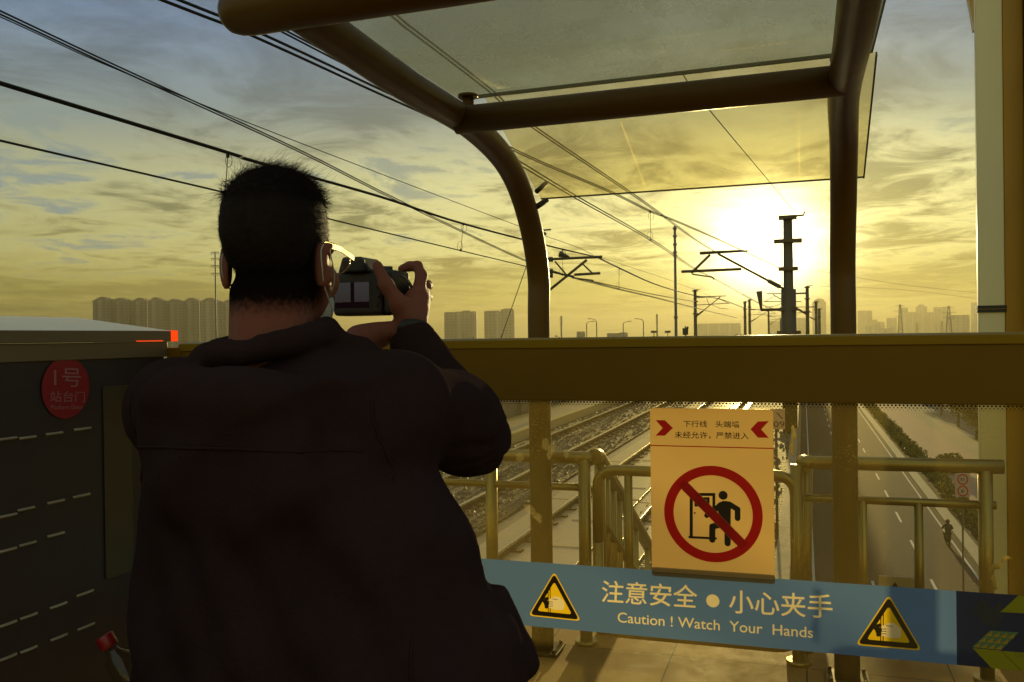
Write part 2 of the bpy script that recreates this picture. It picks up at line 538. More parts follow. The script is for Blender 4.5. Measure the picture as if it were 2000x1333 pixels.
for i, (x, y, h, r, lab) in enumerate([
        (20.6, 113, 6.6, 2.5, 'dark green street tree directly left of the white pillar, nearest of the row'),
        (20.9, 127, 6.8, 2.6, 'dark green street tree second from the white pillar, its trunk in view'),
        (21.2, 143, 7.0, 2.7, 'dark green street tree third from the white pillar beside the side road'),
        (21.5, 162, 7.2, 2.8, 'dark green street tree fourth from the white pillar under the beam'),
        (21.8, 184, 7.4, 2.9, 'dark green street tree fifth from the white pillar, close under the barrier beam'),
        (22.0, 210, 7.0, 2.8, 'small far street tree at the end of the row under the barrier beam')]):
    tree(x, y, h, r, lab, 40 + i, 'street trees beside the side road')
cs = []; rad = []
for y in np.arange(36, 260, .5):
    cs.append((11.6 + rng.normal() * .18, y, RZ + .45 + .2 * rng.random())); rad.append(.55 + .3 * rng.random())
p, q = leaf_cloud(cs, rad, 30000, .15)
o = np_mesh('hedge', p, q, m_hedge, smooth=False)
tag(o, 'long low green hedge between the road kerb and the pink pavement', 'hedge')
# bushes on the sandy verge
p, q = leaf_cloud([(13.6, 96, RZ + .8), (13.9, 98, RZ + .9), (13.4, 100, RZ + .7)], [1.0, 1.2, .9], 900, .2)
tag(np_mesh('roadside_bush', p, q, m_leaf, smooth=False), 'dark round bush standing alone on the pink pavement', 'bush')

# ------------------------------------------------------------------ viaduct, tracks
DZ = -1.55
b = MB(); b.lohi((-9.4, 5.6, -3.4), (-.16, 420, DZ)); b.lohi((-7.6, 5.61, -5.0), (-2.2, 420, -3.404)); struct(b.build('viaduct_deck', m_conc))
pr = MB().lohi((-.36, 9.0, DZ + .004), (-.18, 420, DZ + .22)); tag(pr.build('parapet_kerb', m_conc), 'low concrete kerb along the right edge of the viaduct', 'kerb')
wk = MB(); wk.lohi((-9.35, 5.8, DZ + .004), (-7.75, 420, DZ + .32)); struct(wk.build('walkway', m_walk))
ed = MB(); ed.lohi((-7.86, 5.8, DZ + .324), (-7.76, 420, DZ + .328)); ed.lohi((-9.34, 5.8, DZ + .324), (-9.24, 420, DZ + .328))
struct(ed.build('walkway_marking', mat('yellow_line_paint', (.55, .42, .06), .6)))
nb = MB()
for k in range(40):
    nb.lohi((-9.62, 6 + k * 6.0, DZ - .3), (-9.50, 6 + k * 6.0 + 5.96, DZ + 1.45))
    nb.lohi((-9.50, 6 + k * 6.0 - .1, DZ - .3), (-9.40, 6 + k * 6.0 + .06, DZ + 1.5))
tag(nb.build('barrier_wall', mat('blue_grey_panel', (.10, .125, .16), .6, 0, .2, 2)), 'blue grey parapet wall along the far left side of the tracks', 'wall')
bl = MB(); bl.lohi((-7.74, 5.8, DZ + .004), (-4.75, 420, DZ + .05)); bl.lohi((-2.05, 9.5, DZ + .004), (-.38, 420, DZ + .05))
struct(bl.build('ballast_bed', ballast_mat()))
for k in range(34):                                     # concrete slab panels between the near rails
    y0 = 5.9 + k * 5.0
    s = MB(); s.lohi((-4.45, y0, DZ + .004), (-2.10, y0 + 4.93, DZ + .06))
    s.lohi((-3.62, y0 + .04, DZ + .064), (-2.82, y0 + 4.88, DZ + .10))
    for yy in (1.2, 3.0): s.lohi((-3.55, y0 + yy, DZ + .104), (-2.9, y0 + yy + .05, DZ + .112))
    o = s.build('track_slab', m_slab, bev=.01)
    if k == 0: lab = 'nearest pale concrete track slab, partly behind the railing'
    elif k < 8: lab = 'pale concrete track slab, number %s counted from the railing' % ['two', 'three', 'four', 'five', 'six', 'seven', 'eight'][k - 1]
    else: lab = 'far pale concrete track slab hidden in the row under the beam'
    tag(o, lab, 'track slab', 'concrete slabs laid between the near rails')


def railpair(xc, name, lab):
    for s in (-1, 1):
        x = xc + s * .7175
        t = thing(name, lab[0 if s < 0 else 1], 'rail', (x, 6, DZ), 'running rails of the two tracks')
        MB().lohi((x - .034, 5.9, -1.40), (x + .034, 420, -1.35)).build('rail_head', m_railhead, t, bev=.008)
        w = MB(); w.lohi((x - .009, 5.9, -1.49), (x + .009, 420, -1.401)); w.lohi((x - .07, 5.9, DZ + .004), (x + .07, 420, -1.491))
        w.build('rail_web', m_rust, t)
        f = MB().lohi((x - .16, 6.2, DZ + .02), (x + .16, 6.34, DZ + .085)).build('fastening', m_rust, t)
        for k in range(1, 56):
            c = f.copy(); COL.objects.link(c); c.parent = t; c.location = (0, k * .62, 0)


railpair(-3.18, 'running_rail', ('bright left rail of the near track beside the pale slabs', 'bright right rail of the near track beside the stair gate'))
railpair(-6.30, 'running_rail', ('left rail of the far track next to the pale walkway', 'right rail of the far track across the ballast'))
# loose ballast stones that catch the low sun
n = 2600
c = np.column_stack([rng.uniform(-7.7, -4.8, n), 7 + 33 * rng.random(n) ** 1.4, np.full(n, DZ + .06)])
k = n // 5
c[:k, 0] = rng.uniform(-2.0, -.4, k); c[:k, 1] = 9.6 + 20 * rng.random(k)
oc = np.array([(1, 0, 0), (0, 1, 0), (-1, 0, 0), (0, -1, 0), (0, 0, 1), (0, 0, -1)], float)
sz = rng.uniform(.025, .06, n)
V = (oc[None] * sz[:, None, None] * rng.uniform(.6, 1.3, (n, 1, 3)))
ang = rng.random(n) * 6.28; ca, sa = np.cos(ang), np.sin(ang)
V = np.stack([V[..., 0] * ca[:, None] - V[..., 1] * sa[:, None], V[..., 0] * sa[:, None] + V[..., 1] * ca[:, None], V[..., 2]], -1) + c[:, None]
F = np.array([(0, 1, 4), (1, 2, 4), (2, 3, 4), (3, 0, 4), (1, 0, 5), (2, 1, 5), (3, 2, 5), (0, 3, 5)])
Fa = (F[None] + 6 * np.arange(n)[:, None, None]).reshape(-1, 3)
o = np_mesh('ballast_stones', V.reshape(-1, 3), Fa, mat('ballast_stone', (.22, .18, .13), .6, 0, .4, 5), smooth=False, tri=True)
o['kind'] = 'stuff'

# ------------------------------------------------------------------ platform and roof
b = MB(); b.lohi((-1.76, -26, -.35), (6.0, 4.74, 0)); o = struct(b.build('platform_floor', tiles(), bev=.01))
# ------------------------------------------------------------------ far city
def facade(name, col, win, sx, sz):
    m = bpy.data.materials.new(name); m.use_nodes = True
    t = m.node_tree; t.nodes.clear(); b = NB(t)
    co = b.n('ShaderNodeTexCoord').outputs['Object']
    s = b.n('ShaderNodeSeparateXYZ', i_0=co)
    hx = b.m('ADD', s.outputs[0], s.outputs[1])
    fx = b.m('FRACT', b.m('DIVIDE', hx, sx)); fz = b.m('FRACT', b.m('DIVIDE', s.outputs[2], sz))
    w = b.m('MULTIPLY', b.m('GREATER_THAN', fx, .45), b.m('GREATER_THAN', fz, .5))
    strip = b.m('GREATER_THAN', b.m('FRACT', b.m('DIVIDE', hx, sx * 4.3)), .82)
    c = b.mix(w, col, win); c = b.mix(b.m('MULTIPLY', strip, .6), c, (.30, .28, .24))
    p = b.n('ShaderNodeBsdfPrincipled'); b.link(c, p.inputs['Base Color']); p.inputs['Roughness'].default_value = .8
    o = b.n('ShaderNodeOutputMaterial'); t.links.new(p.outputs[0], o.inputs[0]); return m


m_apt = facade('apartment_facade', (.13, .12, .105), (.04, .04, .045), 5.0, 3.0)
m_tow = facade('tower_facade', (.2, .19, .17), (.08, .08, .085), 6.0, 4.0)
m_roofc = mat('flat_roof', (.12, .11, .10), .9)


def block(name, x0, x1, ytop, D, m, label, cat, group, steps=(), depth=16.0, dome=False):
    """an upright building whose front stands at camera depth D between two photograph columns"""
    xm = (x0 + x1) / 2
    a = on(x0, 655, D=D); c = on(x1, 655, D=D); top = on(xm, ytop, D=D).z
    wdt = (c - a).length; mid = (a + c) / 2
    t = thing(name, label, cat, (mid.x, mid.y, GZ), group)
    rot = Matrix.Rotation(R(18), 3, 'Z')
    fw = rot @ Vector((0, 1, 0)); rt = rot @ Vector((1, 0, 0))
    h = top - GZ
    b = MB(); b.box((mid.x + fw.x * depth / 2, mid.y + fw.y * depth / 2, GZ + h / 2), (wdt, depth, h), rot)
    b.build('wall', m, t)
    r = MB(); k = D / FPX
    if dome:
        r.ball((mid.x + fw.x * depth / 2, mid.y + fw.y * depth / 2, top), (wdt * .5, wdt * .5, wdt * .35), 8)
    for (f0, f1, up, base) in steps:
        z0 = top + base * k
        cc = mid + rt * ((f0 + f1) / 2 - .5) * wdt + fw * depth / 2
        r.box((cc.x, cc.y, z0 + up * k / 2 + .05), (wdt * (f1 - f0), depth * .7, up * k), rot)
    if not steps and not dome:
        cc = mid + fw * depth / 2
        r.box((cc.x, cc.y, top + .55), (wdt * .96, depth * .96, 1.0), rot)
    r.build('roof', m_roofc, t)
    return t


hat = [(.08, .92, 2.5, 0), (.2, .75, 2.6, 2.5), (.33, .6, 1.6, 5.1)]
apts = [(182, 216, 584, 'grey apartment tower at the far left end of the hazy apartment row'),
        (217, 252, 586, 'grey apartment tower second from the left in the hazy apartment row'),
        (257, 288, 586, 'grey apartment tower third from the left, after a small notch in the roofline'),
        (289, 319, 585, 'grey apartment tower just left of the bright gap in the apartment row'),
        (323, 356, 588, 'grey apartment tower just right of the bright gap in the apartment row'),
        (357, 390, 586, 'grey apartment tower left of the tall pole in the apartment row'),
        (391, 428, 586, 'grey apartment tower behind the tall pole with crossarms'),
        (429, 468, 590, 'grey apartment tower right of the tall pole, partly behind the man')]
for i, (x0, x1, yt, lab) in enumerate(apts):
    j = [random.uniform(-.05, .05) for _ in range(3)]
    block('apartment_tower', x0, x1, yt + 2.5, 900 + 8 * (i % 3), m_apt, lab, 'apartment tower', 'apartment towers in haze at the left',
          [(h[0], h[1] + j[k] * (k > 0), h[2], h[3]) for k, h in enumerate(hat)])
block('apartment_tower', 868, 931, 611, 900, m_apt, 'broad grey apartment slab right of the man with a ragged roofline', 'apartment tower', 'pair of apartment slabs right of the man',
      [(.02, .3, 1.5, 0), (.34, .98, 2, 0), (.55, .8, 2, 2)])
block('apartment_tower', 946, 1005, 609, 900, m_apt, 'broad grey apartment slab next to the curved post, higher at its right end', 'apartment tower', 'pair of apartment slabs right of the man',
      [(.02, .5, 2, 0), (.55, .98, 4.5, 0), (.65, .95, 1.5, 4.5)])
city = [(1593, 1614, 590, 2000, 'tall round topped tower in haze behind the far masts', True), (1682, 1704, 608, 2000, 'broad hazy tower just right of the right post', False),
        (1707, 1714, 626, 2000, 'narrow low hazy tower right of the broad one', False), (1720, 1728, 630, 2000, 'small hazy tower left of the two pylons', False),
        (1739, 1752, 622, 2000, 'hazy tower directly left of the left pylon', False), (1763, 1774, 602, 2000, 'slim hazy tower directly right of the left pylon', False),
        (1775, 1794, 611, 2050, 'broad lower hazy tower between the pylons', False), (1797, 1811, 599, 2000, 'tallest hazy tower between the two pylons with pointed top', True),
        (1812, 1830, 611, 2050, 'stepped hazy tower right of the pointed one', False), (1832, 1850, 601, 2000, 'hazy tower directly left of the right pylon', False),
        (1864, 1894, 617, 1300, 'darker broad office block near the white pillar', False), (1906, 1919, 592, 2000, 'tall hazy tower touching the white pillar', False),
        (1366, 1447, 633, 1700, 'long pale hazy building below the sun', False), (1507, 1530, 628, 1900, 'hazy block just left of the big mast', False),
        (1560, 1574, 622, 1900, 'hazy block between the big mast and the next mast', False), (1699, 1716, 638, 1500, 'low hazy block at the foot of the city skyline', False),
        (1728, 1746, 643, 1400, 'lowest hazy block left of the left pylon base', False)]
for x0, x1, yt, D, lab, dm in city:
    block('office_tower', x0, x1, yt, D, m_tow, lab, 'tower', 'hazy city towers on the right horizon', dome=dm, depth=20)
block('low_shed', 1130, 1143, 651.5, 520, m_roofc, 'small flat roofed shed on the skyline left of the lamps', 'shed', None)
block('low_shed', 1191, 1226, 651, 520, m_roofc, 'longer flat roofed shed on the skyline between the lamps', 'shed', None, [(.72, .97, 1.2, 0)])
# far trees along the horizon
cs = []; rad = []
for D, x0, x1, n, hh in ((500, 830, 1470, 120, 11.5), (430, 1670, 1930, 50, 10.5), (700, 150, 480, 40, 10)):
    for k in range(n):
        px = random.uniform(x0, x1); q = on(px, 655, D=D * random.uniform(.9, 1.1))
        cs.append((q.x, q.y, GZ + hh * random.uniform(.35, .95))); rad.append(random.uniform(2.5, 4.2))
p, q = leaf_cloud(cs, rad, 15000, .9)
o = np_mesh('far_treeline', p, q, m_far_leaf, smooth=False); o['kind'] = 'stuff'

# ------------------------------------------------------------------ far poles, lamps, pylons
m_pole = mat('pole_steel', (.14, .12, .09), .6, .2)


def at(px, py, D): return on(px, py, D=D)


def utility_pole(px, ytop, D, arms, lab, w=5.0, r=.16, z0=GZ):
    t0 = at(px, ytop, D); t = thing('utility_pole', lab, 'pole', (t0.x, t0.y, z0), 'tall poles with crossarms')
    MB().tube([(t0.x, t0.y, z0), (t0.x, t0.y, t0.z)], [r * 1.7, r], 8).build('mast', m_pole, t)
    rt = cam_rot @ Vector((1, 0, 0))
    for py in arms:
        c = at(px, py, D); c.x, c.y = t0.x, t0.y
        a = MB(); a.bar(c - rt * w / 2, c + rt * w / 2, .14)
        for s in (-1, -.5, .5, 1): a.tube([c + rt * s * w / 2 * .95 - Vector((0, 0, .6)), c + rt * s * w / 2 * .95], .07, 6)
        a.build('crossarm', m_pole, t)
    return t


utility_pole(420, 492, 230, (493, 505, 519, 534), 'tall slim pole with four crossarms in front of the left apartment row', 2.0, .16)
utility_pole(1096, 617, 420, (619, 623, 627, 631, 635), 'small distant pole with many short crossarms right of the curved post', 1.2, .3)
utility_pole(1283, 614, 420, (617, 622, 627, 632), 'small distant pole with short crossarms left of the thin mast', 1.0, .3)


def street_lamp(px, ytop, D, s, lab):
    p = at(px, ytop, D); t = thing('street_lamp', lab, 'street lamp', (p.x, p.y, GZ), 'street lamps on the distant road')
    rt = cam_rot @ Vector((1, 0, 0))
    MB().tube([(p.x, p.y, GZ), (p.x, p.y, p.z - .8)], [.22, .13], 8).build('pole', m_pole, t)
    b = Vector((p.x, p.y, p.z - .8))
    MB().tube([b, b + Vector((0, 0, .5)) + rt * s * .3, b + Vector((0, 0, .8)) + rt * s * 1.5], [.12, .1, .08], 6).build('arm', m_pole, t)
    e = b + Vector((0, 0, .8)) + rt * s * 1.5
    MB().box(e + rt * s * .4, (.9, .35, .2), Matrix.Rotation(R(18), 3, 'Z')).build('lamp_head', m_pole, t)


for a in ((1145.5, 628, 260, 1, 'faint street lamp with its arm to the right, left of a taller lamp'), (1165, 623, 250, -1, 'faint taller street lamp with its arm to the left, nearest the curved post'),
          (1217, 628, 260, 1, 'faint street lamp with its arm to the right, over the longer shed'), (1256.5, 623, 250, -1, 'faint street lamp with its arm to the left, near the small crossarm pole')):
    street_lamp(*a)


def pylon(px, ytop, D, w, lab):
    p = at(px, ytop, D); t = thing('power_pylon', lab, 'pylon', (p.x, p.y, GZ), 'lattice power pylons on the right horizon')
    H = p.z - GZ; b = MB(); base = [Vector((sx * w / 2, sy * w / 2, 0)) for sx, sy in ((-1, -1), (1, -1), (1, 1), (-1, 1))]
    o = Vector((p.x, p.y, GZ)); N = 9; prev = None
    for k in range(N + 1):
        f = 1 - (k / N) ** .7 * .86; lev = [o + Vector((v.x * f, v.y * f, H * k / N)) for v in base]
        if prev:
            for i in range(4):
                b.bar(prev[i], lev[i], .28); b.bar(prev[i], lev[(i + 1) % 4], .16); b.bar(lev[i], prev[(i + 1) % 4], .16); b.bar(lev[i], lev[(i + 1) % 4], .14)
        prev = lev
    b.build('lattice_tower', m_pole, t)
    rt = cam_rot @ Vector((1, 0, 0)); a = MB()
    for f, l in ((.97, w * .55), (.86, w * .75), (.75, w * .6)):
        c = o + Vector((0, 0, H * f)); a.bar(c - rt * l, c + rt * l, .35)
    a.build('crossarm', m_pole, t)


pylon(1758, 595, 600, 5.5, 'taller lattice power pylon left among the hazy towers')
pylon(1853, 598, 600, 6.5, 'lattice power pylon at the right, near the darker office block')
pylon(1791, 631, 900, 4.5, 'tiny lattice power pylon between the two taller ones')
pylon(1840, 627, 900, 5.0, 'small lattice power pylon just left of the right tall one')

# ------------------------------------------------------------------ overhead line masts
m_ins = mat('insulator', (.06, .045, .03), .4)


def cantilever(t, mastp, tip, mess, z, s):
    """hinged bracket from the mast to over the track: top bar, stay, registration arm"""
    mastp, tip, mess = Vector(mastp), Vector(tip), Vector(mess)
    b = MB(); a0 = Vector((mastp.x, mastp.y, mess.z + .03)); b.tube([a0, (mess.x + s * .5, mess.y, mess.z + .06)], .035, 7)
    low = Vector((mastp.x, mastp.y, tip.z - .55)); top = Vector((mess.x + s * .06, mess.y, mess.z))
    b.tube([low, top], .035, 7)
    m = low.lerp(top, .55)
    b.tube([(m.x - s * .95, m.y, m.z + .1), (tip.x + s * .55, tip.y, m.z + .18)], .028, 7)
    b.tube([top.lerp(a0, .55), m], .022, 6)
    e = Vector((tip.x + s * .45, tip.y, m.z + .17)); b.tube([top.lerp(m, .15), e], .022, 6)
    b.tube([(m.x + s * .2, m.y, m.z + .1), (tip.x - s * .2, tip.y, tip.z + .1), (tip.x + s * .45, tip.y, tip.z + .03)], .02, 6)
    b.build('cantilever', m_mast, t)
    for q, d in ((a0, (mess - a0).normalized()), (low, (top - low).normalized())):
        i = MB(); i.tube([q + d * .12 + d * .06 * k for k in range(12)], [.05 if k % 2 else .085 for k in range(12)], 8); i.build('insulator', m_ins, t)


def mast(x, y, top, r, lab, big=False, side=0, bottom=DZ):
    t = thing('line_mast', lab, 'mast', (x, y, bottom), 'overhead line masts along the railway')
    b = MB(); b.tube([(x, y, bottom), (x, y, top)], [r * 1.25, r], 14)
    if big: b.tube([(x, y, bottom), (x, y, CAM_Z + 1.3)], [r * 1.6, r * 1.6], 12)
    b.build('mast_tube', m_mast, t)
    k = MB()
    if big:
        for z, w in ((top - .02, .26), (top - .72, .4), (top - 1.55, .28), (top - 2.75, .26), (top - 3.45, .34)):
            k = MB(); k.lohi((x - w, y - r - .06, z - .05), (x + w, y + r + .06, z + .05)); k.build('bracket', m_mast, t)
        k = MB()
        k.tube([(x, y, top), (x + .45, y, top + .03), (x + .48, y, top + .13)], .03, 6)
        k.build('bracket', m_mast, t); k = MB()
        k.tube([(x, y - .1, top - 2.76), (x - .78, y - .1, top - 2.76), (x - .84, y - .1, top - 2.2)], [.04, .05, .09], 8)
        k.build('bracket', m_mast, t)
    else:
        for z in (top - .1, top - .95, top - 1.9): k = MB(); k.lohi((x - r - .09, y - r - .05, z - .04), (x + r + .09, y + r + .05, z + .04)); k.build('bracket', m_mast, t)
        k = MB()
        k.tube([(x, y, top), (x + .4, y, top + .02)], .03, 6)
        k.build('bracket', m_mast, t)
    return t


pt = on(1541, 650, Y=28.0); MX = pt.x
big = mast(MX, 28.0, on(1540, 424, Y=28).z, .135, 'tall thick railway mast in front of the sun with brackets', True)
cl = on(1357, 527, Y=28); me = on(1393, 491, Y=28)
b = MB()
st0 = on(1533, 566, Y=28); st1 = on(1402, 496, Y=28)
b.tube([st1, st0], .035, 7); b.tube([on(1367, 495, Y=28), on(1441, 491, Y=28), on(1463, 490.5, Y=28)], [.05, .04, .02], 7)
b.tube([on(1331, 531, Y=28), on(1448, 526, Y=28)], .045, 7); b.tube([on(1387, 498, Y=28), on(1350, 534, Y=28)], .04, 7)
b.tube([on(1352, 536, Y=28), on(1392, 542, Y=28), on(1395, 547, Y=28)], .025, 6)
b.build('cantilever', m_mast, big)
i = MB(); i.tube([st0.lerp(st1, .07 + .016 * k) for k in range(12)], [.05 if k % 2 else .08 for k in range(12)], 8); i.build('insulator', m_ins, big)

LX = on(1056, 650, Y=28.6).x
lm = mast(LX, 28.6, CAM_Z + 3.5, .11, 'railway mast hidden behind the curved post with its bracket reaching right')
b = MB(); Y = 28.6
b.tube([on(1068, 507, Y=Y), on(1176, 502, Y=Y)], .045, 7); b.tube([on(1073, 567, Y=Y), on(1146, 508, Y=Y)], .045, 7)
b.tube([on(1084, 511, Y=Y), on(1107, 538, Y=Y)], .03, 6); b.tube([on(1138, 516, Y=Y), on(1157, 534, Y=Y)], .03, 6)
b.tube([on(1122, 537, Y=Y), on(1172, 534, Y=Y)], .045, 7); b.tube([on(1121, 540, Y=Y), on(1117, 543, Y=Y), on(1158, 548, Y=Y), on(1160, 552, Y=Y)], .025, 6)
b.tube([on(1078, 531, Y=Y), on(1107, 538, Y=Y), on(1121, 540, Y=Y)], .03, 6)
b.build('cantilever', m_mast, lm)
i = MB(); i.tube([on(1093, 496.5, Y=Y), on(1112, 502, Y=Y)], [.11, .02], 7); i.build('insulator', m_ins, lm)
for z in (507, 530): i = MB(); i.tube([on(1070 + 1.1 * k, z, Y=Y) for k in range(10)], [.06 if k % 2 else .1 for k in range(10)], 8); i.build('insulator', m_ins, lm)
i = MB(); i.tube([on(1076, 527, Y=Y), on(1076, 543, Y=Y)], .07, 8)
i.build('insulator', m_ins, lm)


def far_mast(px, ytop, Yw, tipdx, lab, s):
    p = on(px, 650, Y=Yw); top = on(px, ytop, Y=Yw).z
    t = mast(p.x, Yw, top, .12 if Yw < 100 else .15, lab)
    if tipdx: cantilever(t, (p.x, Yw, 0), (p.x + s * tipdx, Yw, CAM_Z + 1.9), (p.x + s * (tipdx - .2), Yw, CAM_Z + 2.9), 0, s)


far_mast(1358.5, 566, 72, 2.1, 'second railway mast on the left line, bracket to its right', 1)
far_mast(1577.5, 559, 70, 2.6, 'railway mast right of the tall thick one, bracket to its left', -1)
far_mast(1455.5, 589, 112, 0, 'distant railway mast, left one of a close pair', 1)
far_mast(1464.5, 585, 114, 2.6, 'distant railway mast, right one of a close pair, bracket to its right', 1)
far_mast(1501.5, 606, 160, 2.4, 'very distant railway mast between the close pair and the big mast', 1)
far_mast(1594.5, 589, 108, 2.6, 'distant railway mast left one of two near the right post', -1)
far_mast(1600.5, 603, 116, 0, 'distant railway mast right one of two near the right post', -1)
far_mast(1525, 622, 200, 0, 'tiny farthest railway mast just left of the big mast', 1)
# thin radio mast
p = on(1320.5, 655, D=62); tp = on(1319.5, 442, D=62)
t = thing('thin_mast', 'thin tall round mast standing alone left of the second railway mast', 'mast', (p.x, p.y, DZ))
MB().tube([(p.x, p.y, GZ), (p.x, p.y, tp.z)], [.14, .085], 10).build('mast_tube', m_pole, t)
k = MB()
for py in (447, 462, 478, 493, 500, 620):
    k = MB(); q = on(1320, py, D=62); k.lohi((p.x - .13, p.y - .13, q.z - .06), (p.x + .13, p.y + .13, q.z + .06)); k.build('bracket', m_pole, t)
# trackside signal
p = on(1339, 648, D=50); t = thing('track_signal', 'dark boxy track signal on a short post behind the beam', 'signal', (p.x, p.y, DZ))
b = MB(); b.tube([(p.x, p.y, DZ), (p.x, p.y, p.z + .3)], .04, 8); b.build('post', m_mast, t)
b = MB(); b.box((p.x, p.y - .08, p.z), (.30, .16, .38)); b.box((p.x + .12, p.y - .05, p.z + .2), (.1, .1, .14)); b.build('signal_head', m_dark, t, bev=.02)
b = MB(); b.tube([(p.x - .05, p.y - .17, p.z + .08), (p.x - .05, p.y - .22, p.z + .08)], .05, 10); b.tube([(p.x - .05, p.y - .17, p.z - .08), (p.x - .05, p.y - .22, p.z - .08)], .05, 10); b.build('lens_hood', m_dark, t)
for px, lab in ((1277, 'small dark road gantry board left of the thin tall mast, beside a pole'), (1304, 'small dark road gantry board standing close left of the thin tall mast')):
    p = on(px, 648.5, D=170); t = thing('road_gantry_sign', lab, 'sign', (p.x, p.y, GZ))
    MB().box(p, (1.1, .2, .42), Matrix.Rotation(R(18), 3, 'Z')).build('board', m_dark, t, bev=.03)
    MB().tube([(p.x, p.y + .2, GZ), (p.x, p.y + .2, p.z)], .07, 8).build('post', m_pole, t)


# ------------------------------------------------------------------ overhead wires
def wire_pts(px, z0=None, z1=None, X=None):
    """3-D run of a wire seen at photograph points: in the upright plane x=X, or straight in plan from depth z0 to z1"""
    if X is not None: return [on(x, y, X=X) for x, y in px]
    x0, x1 = px[0][0], px[-1][0]; out = []
    for x, y in px:
        f = (x - x0) / (x1 - x0); out.append(on(x, y, D=1 / ((1 - f) / z0 + f / z1)))
    return out


def wire(name, lab, pts, r=.008, pair=0.0, drops=(), back=None, cat='overhead wire'):
    P = [Vector(p) for p in pts]
    if back: P = [P[0] + (P[0] - P[1]).normalized() * back] + P
    S = spline(P, 6)
    b = MB(); b.tube(S, r, 6)
    if pair: b.tube([s + Vector((pair, 0, pair * .35)) for s in S], r, 6)
    o = b.build(name, m_wire); tag(o, lab, cat, 'overhead railway wires')
    for (a, c) in drops:
        a, c = Vector(a), Vector(c); d = MB(); d.tube([a, c], r * .45, 5)
        L = (a - c).length
        for q, s in ((a, -1), (c, 1)):
            o2 = q + Vector((.028 * L * -s, 0, s * L * .14)); n = 12
            d.tube([o2 + Vector((L * .10 * math.cos(t * 6.283 / n), 0, L * .17 * math.sin(t * 6.283 / n))) for t in range(n + 1)], r * .35, 4)
            d.lohi((q.x - .015, q.y - .015, q.z - .03), (q.x + .015, q.y + .015, q.z + .03))
        d.build('dropper', m_wire, o)
    return o


def dr(p, q, X): return (on(*p, X=X), on(*q, X=X))


wire('contact_wire', 'low double contact wire over the near track, running under the glass canopy to the sun',
     wire_pts([(315, 0), (469, 60), (700, 165), (929, 273), (1121, 386), (1270, 470), (1357, 527), (1394, 545), (1450, 576)], X=-3.2), .009, .045, back=5)
wire('messenger_wire', 'upper wire over the near track seen through the canopy glass and meeting the bracket',
     wire_pts([(760, 28), (789, 52), (950, 175), (1037, 248), (1230, 378), (1294, 423), (1354, 467), (1393, 491)], 6.2, 27.4), .008, .03, back=4)
wire('messenger_wire', 'second upper wire of the near track with loops hanging left of the thin mast',
     wire_pts([(430, 0), (700, 140), (1016, 301), (1191, 376), (1267, 413), (1324, 435), (1420, 477), (1530, 528)], 9, 40), .011, .04,
     [(on(1270, 414, X=-3.2), on(1271, 469, X=-3.2))], back=4)
wire('contact_wire', 'lowest wire at the left, passing behind the man at ear height',
     wire_pts([(0, 275), (445, 378), (663, 433), (900, 490), (1025, 520), (1130, 545)], X=-7.0), .012, back=5)
wire('contact_wire', 'double contact wire of the far track beyond the left bracket',
     [on(1117, 543, D=29.4), on(1208, 566, D=36), on(1282, 583, D=45), on(1357, 602, D=60), on(1440, 622, D=100)], .014, .06,
     [(on(1210, 526, D=36), on(1208, 564, D=36))])
wire('messenger_wire', 'thick wire at the left passing behind the back of the head with three droppers',
     wire_pts([(0, 165), (445, 300), (500, 318), (740, 385), (900, 437), (1070, 481), (1165, 503)], X=-7.0), .013, .03,
     [dr((445, 304), (440, 377), -7.0), dr((905, 438), (900, 489), -7.0), dr((1099, 490), (1099, 537), -7.0)], back=5)
wire('messenger_wire', 'upper wire of the far track from the left bracket to the second mast',
     [on(1162, 501, D=29.5), on(1210, 525, D=36), on(1285, 558, D=47), on(1357, 578, D=66), on(1410, 586, D=72), on(1460, 605, D=105)], .016, .04)
wire('messenger_wire', 'double wire falling from the top left corner, crossing the head and meeting the left bracket',
     wire_pts([(0, 28), (240, 140), (580, 295), (780, 395), (1020, 508), (1117, 542), (1159, 551), (1282, 577), (1357, 590)], 9, 62), .010, .04, back=4)
wire('return_wire', 'thin wire from the top left corner passing above the man down to the left bracket',
     wire_pts([(0, 33), (240, 141), (600, 285), (1000, 437), (1070, 463), (1132, 485), (1162, 501)], 10, 29.5), .007, back=4)
wire('return_wire', 'thin faint wire from the left bracket toward the second mast top',
     [on(1162, 500, D=29.5), on(1240, 525, D=40), on(1320, 552, D=55), on(1405, 585, D=75), on(1460, 606, D=105)], .008)
wire('earth_wire', 'thin wire from the top of the tall mast up to the canopy glass',
     wire_pts([(1330, 140), (1387, 217), (1506, 359), (1558, 421)], 7, 27.2), .006)
wire('guy_wire', 'thin slanting guy wire left of the curved post in front of the pale slab',
     [on(1030, 515, D=28), on(976, 668, D=27.5)], .012)
wire('contact_wire', 'faint double wire far down the near track reaching the distant masts',
     [on(1450, 576, D=40), on(1490, 597, D=55), on(1530, 612, D=70), on(1545, 626, D=100)], .012, .05)
wire('power_line', 'faint power line in the sky right of the right post, upper of two',
     [on(1600, 530, D=300), on(1760, 556, D=300), on(1925, 574, D=300)], .05)
wire('power_line', 'faint power line in the sky right of the right post, lower of two',
     [on(1600, 560, D=320), on(1760, 566, D=320), on(1925, 586, D=320)], .05)

